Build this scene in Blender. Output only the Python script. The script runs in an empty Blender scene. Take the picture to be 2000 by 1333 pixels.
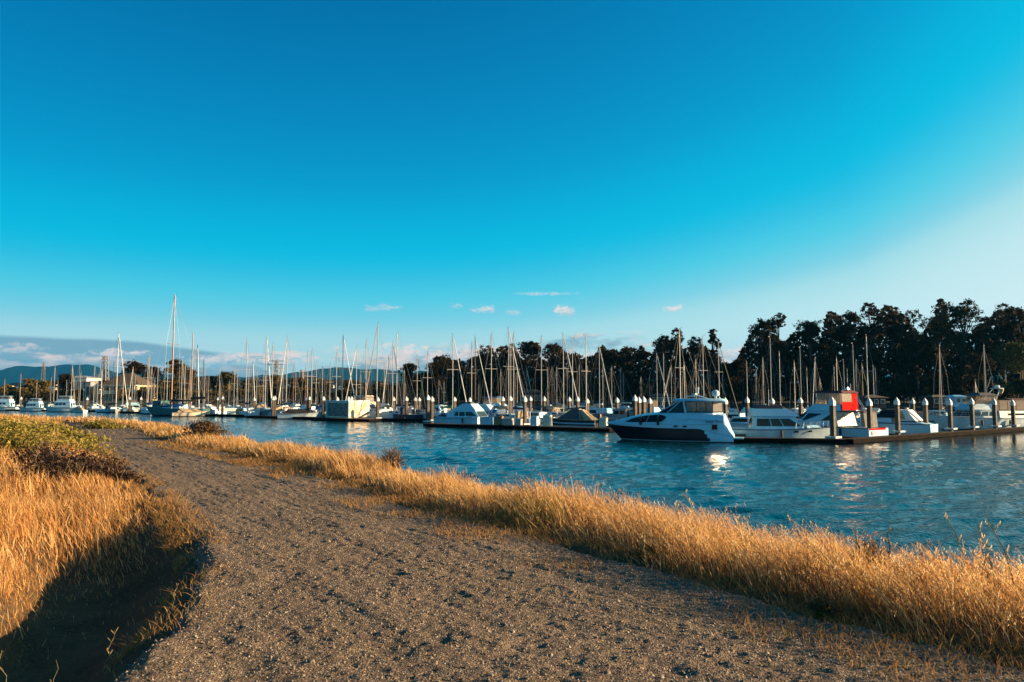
import bpy, bmesh, math, random
import numpy as np
from mathutils import Vector, Matrix
random.seed(7)
RNG = np.random.default_rng(11)
sc = bpy.context.scene
COL = sc.collection
R = math.radians

# ------------------------------------------------------------------ camera
F = 1444.0                       # focal length in photo pixels (photo is 2000 wide)
CAMZ = 4.0                       # eye height above the water
PITCH = math.atan(107.5 / F)
cam = bpy.data.cameras.new('camera')
cam_o = bpy.data.objects.new('camera', cam)
COL.objects.link(cam_o)
cam.sensor_width = 36.0
cam.lens = F * 36.0 / 2000.0
cam.clip_start = 0.05
cam.clip_end = 30000
cam_o.location = (0, 0, CAMZ)
cam_o.rotation_euler = (R(90) + PITCH, 0, 0)
sc.camera = cam_o

# ------------------------------------------------------------------ render settings / exposure
sc.render.engine = 'CYCLES'
cy = sc.cycles
cy.use_denoising = True
try:
    cy.denoiser = 'OPENIMAGEDENOISE'
except Exception:
    pass
cy.max_bounces = 6
cy.diffuse_bounces = 2
cy.glossy_bounces = 4
cy.transmission_bounces = 4
cy.transparent_max_bounces = 8
cy.volume_bounces = 0
cy.caustics_reflective = True
cy.caustics_refractive = False
cy.blur_glossy = 0.2
cy.sample_clamp_indirect = 12
vs = sc.view_settings
vs.view_transform = 'Standard'
vs.look = 'None'
vs.gamma = 1
vs.use_curve_mapping = False
EXPO = 1.65
vs.exposure = EXPO

# ------------------------------------------------------------------ sun
SUN_AZ, SUN_EL = 92.0, 13.5       # degrees right of the view direction, above horizon
SD = Vector((math.sin(R(SUN_AZ)) * math.cos(R(SUN_EL)), math.cos(R(SUN_AZ)) * math.cos(R(SUN_EL)), math.sin(R(SUN_EL))))
sl = bpy.data.lights.new('sun', 'SUN')
sl.energy = 5.0
sl.angle = R(0.6)
sl.color = (1.0, 0.70, 0.38)
so = bpy.data.objects.new('sun', sl)
COL.objects.link(so)
so.rotation_euler = SD.to_track_quat('Z', 'Y').to_euler()
so.location = (60, 0, 40)

# ------------------------------------------------------------------ world: Nishita sky, graded like the photograph, with clouds
world = bpy.data.worlds.new('World')
sc.world = world
world.use_nodes = True
wt = world.node_tree
for n in list(wt.nodes):
    wt.nodes.remove(n)


class NT:
    """small helper to write node maths"""
    def __init__(s, tree):
        s.t = tree
    def n(s, typ, **kw):
        nd = s.t.nodes.new(typ)
        for k, v in kw.items():
            setattr(nd, k, v)
        return nd
    def inp(s, sock, v):
        if hasattr(v, 'is_linked') or isinstance(v, bpy.types.NodeSocket):
            s.t.links.new(v, sock)
        else:
            sock.default_value = v
    def m(s, op, a, b=0.0, c=None, clamp=False):
        nd = s.n('ShaderNodeMath', operation=op, use_clamp=clamp)
        s.inp(nd.inputs[0], a)
        s.inp(nd.inputs[1], b)
        if c is not None:
            s.inp(nd.inputs[2], c)
        return nd.outputs[0]
    def ss(s, x, a, b):          # smoothstep(a, b, x)
        nd = s.n('ShaderNodeMapRange', interpolation_type='SMOOTHSTEP')
        s.inp(nd.inputs[0], x)
        s.inp(nd.inputs[1], a)
        s.inp(nd.inputs[2], b)
        nd.inputs[3].default_value = 0.0
        nd.inputs[4].default_value = 1.0
        return nd.outputs[0]
    def mix(s, f, a, b, blend='MIX'):
        nd = s.n('ShaderNodeMix', data_type='RGBA', blend_type=blend)
        s.inp(nd.inputs[0], f)
        s.inp(nd.inputs[6], a)
        s.inp(nd.inputs[7], b)
        return nd.outputs[2]
    def noise(s, vec, scale, detail=4.0, rough=0.55, out=0):
        nd = s.n('ShaderNodeTexNoise')
        if vec is not None:
            s.inp(nd.inputs['Vector'], vec)
        s.inp(nd.inputs['Scale'], scale)
        nd.inputs['Detail'].default_value = detail
        nd.inputs['Roughness'].default_value = rough
        return nd.outputs[out]
    def xyz(s, x, y, z=0.0):
        nd = s.n('ShaderNodeCombineXYZ')
        s.inp(nd.inputs[0], x)
        s.inp(nd.inputs[1], y)
        s.inp(nd.inputs[2], z)
        return nd.outputs[0]


def c4(c):
    return (c[0], c[1], c[2], 1.0)


W = NT(wt)
sky = W.n('ShaderNodeTexSky', sky_type='NISHITA', sun_disc=False)
sky.sun_elevation = R(SUN_EL)
sky.sun_rotation = R(SUN_AZ)
sky.air_density = 1.0
sky.dust_density = 0.3
sky.ozone_density = 1.0
tc = W.n('ShaderNodeTexCoord')
sx = W.n('ShaderNodeSeparateXYZ')
wt.links.new(tc.outputs['Generated'], sx.inputs[0])
dx, dy, dz = sx.outputs
sdot = W.m('ADD', W.m('ADD', W.m('MULTIPLY', dx, SD.x), W.m('MULTIPLY', dy, SD.y)), W.m('MULTIPLY', dz, SD.z))
glow = W.m('ADD', 1.0, W.m('MULTIPLY', sdot, W.m('SUBTRACT', 0.30, W.m('MULTIPLY', sdot, 0.30))))   # brighter air towards the sun
glow = W.m('ADD', glow, W.m('MULTIPLY', W.m('MAXIMUM', W.m('SUBTRACT', sdot, 0.42), 0.0), 0.75))
sep = W.n('ShaderNodeSeparateColor')
wt.links.new(sky.outputs[0], sep.inputs[0])
# grade: sky brightness through one tone curve per channel (the picture's own colour grading)
CURVES = [
    [(0, 0), (.285, 0), (.34, .045), (.40, .185), (.46, .44), (.54, .59), (.75, .72), (1, .78)],
    [(0, .004), (.07, .03), (.11, .085), (.163, .19), (.22, .31), (.29, .485), (.33, .535), (.36, .60), (.41, .655), (.45, .745), (.52, .815), (1, .9)],
    [(0, .02), (.07, .10), (.11, .23), (.163, .445), (.22, .60), (.29, .745), (.35, .785), (.42, .80), (.52, .86), (1, .92)],
]
tone = W.m('MULTIPLY', W.m('MULTIPLY', sep.outputs[1], 0.1), glow, clamp=True)
chan = []
for k in range(3):
    fc = W.n('ShaderNodeFloatCurve')
    cv = fc.mapping.curves[0]
    pts = CURVES[k]
    while len(cv.points) < len(pts):
        cv.points.new(0.5, 0.5)
    for p, (a, b) in zip(cv.points, pts):
        p.location = (a, b)
        p.handle_type = 'AUTO_CLAMPED'
    fc.mapping.update()
    wt.links.new(tone, fc.inputs[1])
    chan.append(fc.outputs[0])
cmb = W.n('ShaderNodeCombineColor')
for k in range(3):
    wt.links.new(chan[k], cmb.inputs[k])
skycol = cmb.outputs[0]
az = W.m('ARCTAN2', dx, dy)
el = dz
# damp low air: pale all round the horizon
low = W.m('SUBTRACT', 1.0, W.ss(el, 0.03, 0.11))
skycol = W.mix(W.m('MULTIPLY', low, 0.8), skycol, c4((.50, .72, .75)))
# low cloud bank round the horizon
cvec = W.xyz(W.m('MULTIPLY', az, 9.0), W.m('MULTIPLY', el, 30.0), 3.1)
cvec2 = W.xyz(W.m('ADD', W.m('MULTIPLY', az, 9.0), 0.22), W.m('ADD', W.m('MULTIPLY', el, 30.0), 0.22), 3.1)
n1 = W.noise(cvec, 1.0, 7.0, 0.56)
n2 = W.noise(cvec2, 1.0, 7.0, 0.56)
big = W.noise(W.xyz(W.m('MULTIPLY', az, 3.2), 0.0, 8.4), 1.0, 2.0, 0.5)
thr = W.m('ADD', W.m('MULTIPLY', W.m('SUBTRACT', el, 0.034), 8.5), W.m('SUBTRACT', 0.74, W.m('MULTIPLY', big, 0.85)))
dens = W.ss(W.m('SUBTRACT', n1, thr), -0.03, 0.10)
lit = W.ss(W.m('SUBTRACT', n1, n2), -0.06, 0.10)
lit = W.m('MULTIPLY', lit, W.ss(el, 0.022, 0.05))
ccol = W.mix(lit, c4((.20, .36, .46)), c4((.92, .74, .64)))
# smooth grey stratus sheet lying over the hills to one side
taper = W.m('SUBTRACT', 1.0, W.ss(az, -0.52, -0.33))
up = W.m('ADD', 0.053, W.m('MULTIPLY', 0.015, taper))
lo = W.m('SUBTRACT', 0.053, W.m('MULTIPLY', 0.050, taper))
wob = W.m('MULTIPLY', W.m('SUBTRACT', W.noise(W.xyz(W.m('MULTIPLY', az, 6.0), 0.0, 1.0), 1.0, 2.0), 0.5), 0.008)
s_top = W.m('SUBTRACT', 1.0, W.ss(W.m('SUBTRACT', el, W.m('ADD', up, wob)), -0.004, 0.0015))
s_bot = W.ss(W.m('SUBTRACT', el, lo), -0.004, 0.012)
strat = W.m('MULTIPLY', s_top, s_bot)
strat = W.m('MULTIPLY', strat, 0.9)
skycol = W.mix(strat, skycol, c4((.20, .37, .47)))
skycol = W.mix(W.m('MULTIPLY', dens, 0.95), skycol, ccol)
# heaped and fair weather clouds: (photo column, row, half width, half height, amount)
PUFFS_PX = [(745, 602, 38, 8, .45), (890, 598, 19, 7, .5), (942, 606, 22, 9, .75), (1000, 612, 17, 6, .3), (1103, 608, 20, 11, 1.0), (1070, 575, 60, 4, .5), (1325, 604, 26, 7, .85),
            (225, 691, 60, 9, .9), (30, 682, 60, 12, .6), (120, 700, 60, 9, .35), (420, 702, 70, 12, .8), (545, 702, 90, 13, .95), (700, 694, 60, 16, .6), (790, 690, 62, 20, .95), (860, 700, 50, 18, .8), (925, 692, 34, 20, .8), (1010, 708, 60, 14, .6), (1140, 698, 45, 16, .8), (1440, 690, 40, 14, .95), (1250, 705, 50, 12, .6)]
PUFFS = []
for (cx, cy_, ra, re_, am) in PUFFS_PX:
    ca_ = math.cos(math.atan((cx - 1000) / F))
    PUFFS.append((math.atan((cx - 1000) / F), (774 - cy_) / F * ca_, 1.3 * ra / F * ca_ * ca_, 1.35 * re_ / F * ca_, am))
pn = W.noise(W.xyz(W.m('MULTIPLY', az, 85.0), W.m('MULTIPLY', el, 150.0), 0.5), 1.0, 7.0, 0.66)
for (pa, pe, ra, re_, amt) in PUFFS:
    ua = W.m('DIVIDE', W.m('SUBTRACT', az, pa), ra)
    ue = W.m('DIVIDE', W.m('SUBTRACT', el, pe), re_)
    r2 = W.m('ADD', W.m('MULTIPLY', ua, ua), W.m('MULTIPLY', ue, ue))
    dpf = W.ss(W.m('SUBTRACT', W.m('ADD', 0.75, W.m('MULTIPLY', W.m('SUBTRACT', pn, 0.5), 4.0)), r2), 0.0, 1.1)
    pc = W.mix(W.ss(W.m('SUBTRACT', ue, W.m('MULTIPLY', ua, 0.2)), -1.0, 0.2), c4((.45, .58, .66)), c4((.95, .78, .72)))
    skycol = W.mix(W.m('MULTIPLY', dpf, amt), skycol, pc)
bg = W.n('ShaderNodeBackground')
wt.links.new(skycol, bg.inputs[0])
bg.inputs[1].default_value = 2.0 ** (-EXPO)
wo = W.n('ShaderNodeOutputWorld')
wt.links.new(bg.outputs[0], wo.inputs[0])


# ------------------------------------------------------------------ pixel -> world helpers
def ray(px, py):
    u = (px - 1000.0) / F
    v = (666.5 - py) / F
    return Vector((u, math.cos(PITCH) - v * math.sin(PITCH), math.sin(PITCH) + v * math.cos(PITCH)))


def at(px, py, z):
    d = ray(px, py)
    t = (z - CAMZ) / d.z
    return Vector((d.x * t, d.y * t, z))


def P(px, d, z=0.0):              # on the column px at depth d
    return Vector(((px - 1000.0) / F * d * math.cos(PITCH), d, z))


def zat(py, d):                   # height seen at row py at depth d
    r = ray(1000, py)
    return CAMZ + r.z / r.y * d


# ------------------------------------------------------------------ materials
MATS = {}


def mat(name, col, rough=0.6, metal=0.0, var=0.0, scale=3.0, bump=0.0, spec=0.5, bscale=None, col2=None):
    if name in MATS:
        return MATS[name]
    m = bpy.data.materials.new(name)
    m.use_nodes = True
    T = NT(m.node_tree)
    b = m.node_tree.nodes['Principled BSDF']
    b.inputs['Base Color'].default_value = c4(col)
    b.inputs['Roughness'].default_value = rough
    b.inputs['Metallic'].default_value = metal
    b.inputs['Specular IOR Level'].default_value = spec
    if var > 0 or bump > 0:
        t = T.n('ShaderNodeTexCoord')
        nz = T.noise(t.outputs['Object'], scale, 5.0, 0.6)
    if var > 0:
        lo = col2 if col2 else tuple(max(0.0, c * (1 - var)) for c in col)
        T.inp(b.inputs['Base Color'], T.mix(T.ss(nz, 0.35, 0.68), c4(lo), c4(col)))
    if bump > 0:
        bn = T.n('ShaderNodeBump')
        bn.inputs['Strength'].default_value = bump
        bn.inputs['Distance'].default_value = 0.02
        nb = T.noise(t.outputs['Object'], bscale or scale * 4, 5.0, 0.6)
        T.inp(bn.inputs['Height'], nb)
        T.inp(b.inputs['Normal'], bn.outputs[0])
    MATS[name] = m
    return m


# ------------------------------------------------------------------ mesh builder
class MB:
    def __init__(s):
        s.v = []
        s.f = []
        s.mi = []
    def add(s, vs_, fs, mi=0):
        o = len(s.v)
        s.v.extend([tuple(v) for v in vs_])
        for f in fs:
            s.f.append(tuple(i + o for i in f))
            s.mi.append(mi)
        return s
    def box(s, c, d, rz=0.0, mi=0):
        x, y, z = d[0] / 2, d[1] / 2, d[2] / 2
        cs, sn = math.cos(rz), math.sin(rz)
        vv = []
        for a, b, e in ((-1, -1, -1), (1, -1, -1), (1, 1, -1), (-1, 1, -1), (-1, -1, 1), (1, -1, 1), (1, 1, 1), (-1, 1, 1)):
            px_, py_ = a * x, b * y
            vv.append((c[0] + px_ * cs - py_ * sn, c[1] + px_ * sn + py_ * cs, c[2] + e * z))
        return s.add(vv, BOXF, mi)
    def hexa(s, bot, top, mi=0):
        return s.add(list(bot) + list(top), BOXF, mi)
    def tube(s, p0, p1, r0, r1=None, n=6, mi=0, cap=True):
        r1 = r0 if r1 is None else r1
        p0 = Vector(p0)
        p1 = Vector(p1)
        d = (p1 - p0)
        if d.length < 1e-6:
            return s
        d.normalize()
        a = d.orthogonal().normalized()
        b = d.cross(a)
        vv = []
        for p, r in ((p0, r0), (p1, r1)):
            for k in range(n):
                t = 2 * math.pi * (k + .5) / n
                vv.append(p + a * (r * math.cos(t)) + b * (r * math.sin(t)))
        ff = [(k, (k + 1) % n, n + (k + 1) % n, n + k) for k in range(n)]
        if cap:
            ff.append(tuple(range(n - 1, -1, -1)))
            ff.append(tuple(range(n, 2 * n)))
        return s.add(vv, ff, mi)
    def path(s, pts, r, n=5, mi=0):
        for a, b in zip(pts[:-1], pts[1:]):
            s.tube(a, b, r, r, n, mi)
        return s
    def lathe(s, prof, n=12, c=(0, 0, 0), mi=0):
        vv = []
        for r, z in prof:
            for k in range(n):
                t = 2 * math.pi * k / n
                vv.append((c[0] + r * math.cos(t), c[1] + r * math.sin(t), c[2] + z))
        ff = []
        for i in range(len(prof) - 1):
            for k in range(n):
                ff.append((i * n + k, i * n + (k + 1) % n, (i + 1) * n + (k + 1) % n, (i + 1) * n + k))
        ff.append(tuple(range(n - 1, -1, -1)))
        ff.append(tuple(range((len(prof) - 1) * n, len(prof) * n)))
        return s.add(vv, ff, mi)
    def build(s, name, mats, parent=None, smooth=False, loc=None):
        me = bpy.data.meshes.new(name)
        me.from_pydata(s.v, [], s.f)
        if not isinstance(mats, (list, tuple)):
            mats = [mats]
        for m in mats:
            me.materials.append(m)
        if len(mats) > 1:
            me.polygons.foreach_set('material_index', s.mi)
        if smooth:
            me.polygons.foreach_set('use_smooth', [True] * len(me.polygons))
            try:
                me.set_sharp_from_angle(angle=R(38))
            except Exception:
                pass
        me.update()
        o = bpy.data.objects.new(name, me)
        COL.objects.link(o)
        if parent:
            o.parent = parent
        if loc is not None:
            o.location = loc
        return o


BOXF = [(0, 3, 2, 1), (4, 5, 6, 7), (0, 1, 5, 4), (1, 2, 6, 5), (2, 3, 7, 6), (3, 0, 4, 7)]
USED_LABELS = {}


def tag(o, label, cat, group=None, kind=None):
    if label:
        o['label'] = label
    if cat:
        o['category'] = cat
    if group:
        o['group'] = group
    if kind:
        o['kind'] = kind
    return o


def empty(name, loc, rz=0.0):
    o = bpy.data.objects.new(name, None)
    COL.objects.link(o)
    o.location = loc
    o.rotation_euler = (0, 0, rz)
    o.empty_display_size = 0.3
    return o


def structure(o):
    o['kind'] = 'structure'
    return o


def np_mesh(name, verts, faces, mats, smooth=False, attrs=None, tri=False, mi=None):
    """fast mesh from numpy arrays; faces (N,3) or (N,4)"""
    me = bpy.data.meshes.new(name)
    k = faces.shape[1]
    me.vertices.add(len(verts))
    me.vertices.foreach_set('co', verts.astype(np.float32).ravel())
    me.loops.add(faces.size)
    me.loops.foreach_set('vertex_index', faces.astype(np.int32).ravel())
    me.polygons.add(len(faces))
    me.polygons.foreach_set('loop_start', np.arange(0, faces.size, k, dtype=np.int32))
    me.polygons.foreach_set('loop_total', np.full(len(faces), k, dtype=np.int32))
    if smooth:
        me.polygons.foreach_set('use_smooth', np.ones(len(faces), dtype=bool))
    for m in mats:
        me.materials.append(m)
    if mi is not None:
        me.polygons.foreach_set('material_index', mi.astype(np.int32))
    if attrs:
        for an, arr in attrs.items():
            a = me.attributes.new(an, 'FLOAT_COLOR', 'POINT')
            full = np.ones((len(verts), 4), dtype=np.float32)
            full[:, :3] = arr
            a.data.foreach_set('color', full.ravel())
    me.update(calc_edges=True)
    me.validate()
    o = bpy.data.objects.new(name, me)
    COL.objects.link(o)
    return o


def vnoise(x, y, seed=0):
    """2-D value noise in numpy, 0..1"""
    xi = np.floor(x).astype(np.int64)
    yi = np.floor(y).astype(np.int64)
    xf = x - xi
    yf = y - yi
    xf = xf * xf * (3 - 2 * xf)
    yf = yf * yf * (3 - 2 * yf)
    def h(a, b):
        n = (a * 374761393 + b * 668265263 + seed * 144665) & 0x7fffffff
        n = ((n ^ (n >> 13)) * 1274126177) & 0x7fffffff
        n = n ^ (n >> 16)
        return (n & 0xffff) / 65535.0
    return (h(xi, yi) * (1 - xf) + h(xi + 1, yi) * xf) * (1 - yf) + (h(xi, yi + 1) * (1 - xf) + h(xi + 1, yi + 1) * xf) * yf


def sstep(x, a, b):
    t = np.clip((x - a) / (b - a), 0, 1)
    return t * t * (3 - 2 * t)


def attr_mat(name, transl=0.0, rough=0.7, spec=0.2):
    """material whose colour comes from the per-blade colour attribute"""
    m = bpy.data.materials.new(name)
    m.use_nodes = True
    T = NT(m.node_tree)
    b = m.node_tree.nodes['Principled BSDF']
    b.inputs['Roughness'].default_value = rough
    b.inputs['Specular IOR Level'].default_value = spec
    a = T.n('ShaderNodeAttribute')
    a.attribute_name = 'tint'
    T.inp(b.inputs['Base Color'], a.outputs['Color'])
    if transl > 0:
        tr = T.n('ShaderNodeBsdfTranslucent')
        T.inp(tr.inputs[0], a.outputs['Color'])
        mx = T.n('ShaderNodeMixShader')
        mx.inputs[0].default_value = transl
        m.node_tree.links.new(b.outputs[0], mx.inputs[1])
        m.node_tree.links.new(tr.outputs[0], mx.inputs[2])
        out = [n for n in m.node_tree.nodes if n.type == 'OUTPUT_MATERIAL'][0]
        m.node_tree.links.new(mx.outputs[0], out.inputs[0])
    return m
# ================================================================== terrain of the near bank
def catmull(pts, n=14):
    pts = np.array(pts, float)
    p = np.vstack([2 * pts[0] - pts[1], pts, 2 * pts[-1] - pts[-2]])
    out = []
    for i in range(1, len(p) - 2):
        for t in np.linspace(0, 1, n, endpoint=False):
            a, b, c, d = p[i - 1], p[i], p[i + 1], p[i + 2]
            out.append(0.5 * ((2 * b) + (c - a) * t + (2 * a - 5 * b + 4 * c - d) * t * t + (3 * b - a - 3 * c + d) * t ** 3))
    out.append(pts[-1])
    return np.array(out)


PZ = 2.4                                            # path level above the water
L_PTS = [(-1.2, -8), (-1.6, -3), (-2.0, 1), (-2.3, 4.1), (-3.06, 7.2), (-4.4, 9.7), (-6.1, 12.5), (-8.8, 16.6), (-11.2, 20.3), (-16, 27), (-27.5, 44.6), (-44, 53), (-80, 59), (-140, 63)]
R_PTS = [(11, -8), (8.2, -3), (5.7, 1), (3.25, 4.2), (1.98, 6.0), (0.28, 8.6), (-1.65, 11.4), (-4.35, 15.85), (-6.85, 19.4), (-12.3, 26.4), (-23.2, 41.9), (-43, 55.6), (-80, 62), (-140, 66)]
LC = catmull(L_PTS)
RC = catmull(R_PTS)


def sdist(x, y, C):
    """distance to polyline C, positive to the right of its direction"""
    best = np.full(x.shape, 1e9)
    sgn = np.zeros(x.shape)
    for a, b in zip(C[:-1], C[1:]):
        d = b - a
        t = np.clip(((x - a[0]) * d[0] + (y - a[1]) * d[1]) / (d @ d), 0, 1)
        ex = x - (a[0] + t * d[0])
        ey = y - (a[1] + t * d[1])
        q = ex * ex + ey * ey
        up = q < best
        best = np.where(up, q, best)
        sgn = np.where(up, np.sign(d[1] * ex - d[0] * ey), sgn)
    return np.sqrt(best) * sgn


def terrain(x, y, under=True):
    shp = x.shape
    x = x.ravel()
    y = y.ravel()
    dl = -sdist(x, y, LC)                           # >0 left of the path
    dr = sdist(x, y, RC)                            # >0 right of the path
    n = vnoise(x * 0.55, y * 0.55, 3) - 0.5
    n2 = vnoise(x * 2.3, y * 2.3, 4) - 0.5
    z = np.full(x.shape, PZ)
    # ditch along the left edge near the camera, then a low rise
    D = 0.50 * (1 - sstep(y, 6.8, 12.5)) + 0.04
    w = 1.15
    zl = -D * np.where(dl < .75, sstep(dl, -0.22, 0.75), 1 - sstep(dl, 1.0, 1.0 + w)) + 0.30 * sstep(dl, 1.2, 4.5) + 0.25 * sstep(dl, 6, 16)
    zl = zl + (n * 0.16 + n2 * 0.05) * sstep(dl, 0.3, 1.5)
    z = np.where(dl > -0.6, PZ + zl, z)
    crest = 1.55 + n * 0.7
    zr = 0.05 * sstep(dr, 0.0, 0.6) + (n * 0.10 + n2 * 0.04) * sstep(dr, 0.1, 0.8) - np.clip(dr - crest, 0, None) * 0.66
    z = np.where(dr > 0, PZ + zr, z)
    z = np.maximum(z, -1.8)
    if under:                                       # bed beneath the gravel
        inside = (dl < 0) & (dr < 0)
        z = np.where(inside, z - 0.07 * np.minimum(sstep(-dl, 0.02, 0.25), sstep(-dr, 0.02, 0.25)), z)
    return z.reshape(shp), dl.reshape(shp), dr.reshape(shp)


def axis(stops):
    out = []
    for a, b, s in stops:
        out.append(np.arange(a, b, s))
    return np.concatenate(out + [np.array([stops[-1][1]])])


gx = axis([(-160, -40, 2.5), (-40, -16, 0.6), (-16, 8, 0.19), (8, 30, 1.0), (30, 60, 5.0)])
gy = axis([(-12, -2, 1.0), (-2, 14, 0.19), (14, 30, 0.3), (30, 72, 0.7)])
GX, GY = np.meshgrid(gx, gy)
GZ, GDL, GDR = terrain(GX, GY)
nx, ny = len(gx), len(gy)
ii = np.arange(nx * ny).reshape(ny, nx)
quads = np.stack([ii[:-1, :-1], ii[:-1, 1:], ii[1:, 1:], ii[1:, :-1]], -1).reshape(-1, 4)


def soil_mat():
    m = bpy.data.materials.new('dry_soil')
    m.use_nodes = True
    T = NT(m.node_tree)
    b = m.node_tree.nodes['Principled BSDF']
    t = T.n('ShaderNodeTexCoord')
    a = T.noise(t.outputs['Object'], 1.6, 6, 0.65)
    f = T.noise(t.outputs['Object'], 38.0, 5, 0.7)
    c = T.mix(T.ss(a, .35, .65), c4((.06, .038, .02)), c4((.12, .075, .038)))
    c = T.mix(T.ss(f, .45, .7), c, c4((.16, .105, .055)))
    T.inp(b.inputs['Base Color'], c)
    b.inputs['Roughness'].default_value = 0.95
    b.inputs['Specular IOR Level'].default_value = 0.1
    bn = T.n('ShaderNodeBump')
    bn.inputs['Strength'].default_value = 0.8
    bn.inputs['Distance'].default_value = 0.03
    T.inp(bn.inputs['Height'], f)
    T.inp(b.inputs['Normal'], bn.outputs[0])
    return m


M_SOIL = soil_mat()
ground = structure(np_mesh('ground', np.stack([GX, GY, GZ], -1).reshape(-1, 3), quads, [M_SOIL], smooth=True))

# ------------------------------------------------------------------ gravel path: a ribbon with real lumps, prints and stones
def gravel_mat():
    m = bpy.data.materials.new('gravel')
    m.use_nodes = True
    T = NT(m.node_tree)
    b = m.node_tree.nodes['Principled BSDF']
    t = T.n('ShaderNodeTexCoord')
    a = T.noise(t.outputs['Object'], 0.9, 5, 0.6)
    f = T.noise(t.outputs['Object'], 55.0, 6, 0.75)
    vo = T.n('ShaderNodeTexVoronoi')
    T.inp(vo.inputs['Vector'], t.outputs['Object'])
    vo.inputs['Scale'].default_value = 75.0
    c = T.mix(T.ss(a, .3, .7), c4((.185, .133, .092)), c4((.25, .182, .127)))
    c = T.mix(T.ss(f, .40, .60), T.mix(0.5, c, c4((.065, .048, .036))), c)
    sepv = T.n('ShaderNodeSeparateColor')
    T.inp(sepv.inputs[0], vo.outputs['Color'])
    c = T.mix(T.ss(sepv.outputs[0], .80, .95), c, c4((.46, .37, .27)))
    c = T.mix(T.m('MULTIPLY', T.ss(sepv.outputs[1], .72, .9), .7), c, c4((.09, .075, .065)))
    T.inp(b.inputs['Base Color'], c)
    b.inputs['Roughness'].default_value = 0.9
    b.inputs['Specular IOR Level'].default_value = 0.15
    bn = T.n('ShaderNodeBump')
    bn.inputs['Strength'].default_value = 1.0
    bn.inputs['Distance'].default_value = 0.020
    h = T.m('SUBTRACT', T.m('MULTIPLY', f, 1.1), vo.outputs['Distance'])
    T.inp(bn.inputs['Height'], h)
    T.inp(b.inputs['Normal'], bn.outputs[0])
    return m


M_GRAVEL = gravel_mat()
# rows along the path with spacing growing with distance from the camera
def arclen(C):
    s = np.concatenate([[0], np.cumsum(np.linalg.norm(np.diff(C, axis=0), axis=1))])
    return s / s[-1]


def resample(C, u):
    base = np.linspace(0, 1, len(C))
    return np.stack([np.interp(u, base, C[:, 0]), np.interp(u, base, C[:, 1])], -1)


mid = 0.5 * (LC + RC)
seg = np.linalg.norm(np.diff(mid, axis=0), axis=1)
dist = np.linalg.norm(mid, axis=1)
u_list = [0.0]
base_u = np.linspace(0, 1, len(mid))
du_seg = base_u[1]
while u_list[-1] < 1:
    k = min(int(u_list[-1] / du_seg), len(seg) - 1)
    dd = np.interp(u_list[-1], base_u, dist)
    step = 0.018 if dd < 6 else 0.018 * (dd / 6) ** 1.7
    if mid[k][1] < 1.5:
        step = 0.12
    u_list.append(u_list[-1] + step / seg[k] * du_seg)
u = np.clip(np.array(u_list), 0, 1)
PL = resample(LC, u)
PR = resample(RC, u)
NC = 230
tt = np.linspace(-0.03, 1.03, NC)
PX = PL[:, None, 0] * (1 - tt) + PR[:, None, 0] * tt
PY = PL[:, None, 1] * (1 - tt) + PR[:, None, 1] * tt
PZz, pdl, pdr = terrain(PX, PY, under=False)


def rot_noise(x, y, f, a, seed):
    """value noise on a turned and warped lattice, so that octaves do not line up"""
    c_, s_ = math.cos(a), math.sin(a)
    wx = x + .35 / f * (vnoise(x * f * .6, y * f * .6, seed + 50) - .5)
    wy = y + .35 / f * (vnoise(x * f * .6 + 7, y * f * .6 + 3, seed + 51) - .5)
    return vnoise((wx * c_ - wy * s_) * f, (wx * s_ + wy * c_) * f, seed) - .5


def gravel_relief(x, y):
    r = 0.045 * rot_noise(x, y, .8, .3, 21) + 0.010 * rot_noise(x, y, 2.7, 1.1, 22) + 0.006 * rot_noise(x, y, 7.3, 2.0, 23)
    r = r + 0.009 * rot_noise(x, y, 14.0, .7, 24) + 0.012 * rot_noise(x, y, 24.0, 2.6, 27) + 0.010 * rot_noise(x, y, 43.0, 1.6, 25)
    ac, al = x * .80 + y * .60, -x * .60 + y * .80              # wheel and foot tracks along the way
    r = r + 0.016 * (vnoise(ac * 5.5, al * .55, 28) - .5) + 0.010 * (vnoise(ac * 13, al * 1.4, 29) - .5)
    p = rot_noise(x, y, 3.3, .2, 26) + .5                     # scuffs and prints
    return r - 0.010 * sstep(p, .66, .86)


edge = np.minimum(pdl, pdr)
en = 0.22 * (vnoise(PX * 1.3, PY * 1.3, 31) - .5) + 0.16 * (vnoise(PX * 5, PY * 5, 32) - .5) + .03
en_l = 0.25 * (vnoise(PX * 2.3, PY * 2.3, 33) - .5)
inner = np.minimum(-pdl + en_l, -pdr + en)
PZz = PZz + gravel_relief(PX, PY) + 0.015 - 0.12 * (1 - sstep(inner, -0.10, 0.22))
nr = len(u)
ii = np.arange(nr * NC).reshape(nr, NC)
pq = np.stack([ii[:-1, :-1], ii[:-1, 1:], ii[1:, 1:], ii[1:, :-1]], -1).reshape(-1, 4)
path_o = structure(np_mesh('gravel_path', np.stack([PX, PY, PZz], -1).reshape(-1, 3), pq, [M_GRAVEL], smooth=True))

# loose stones lying on the path
NS = 62000
sidx_r = RNG.choice(nr, NS, p=None)
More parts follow.
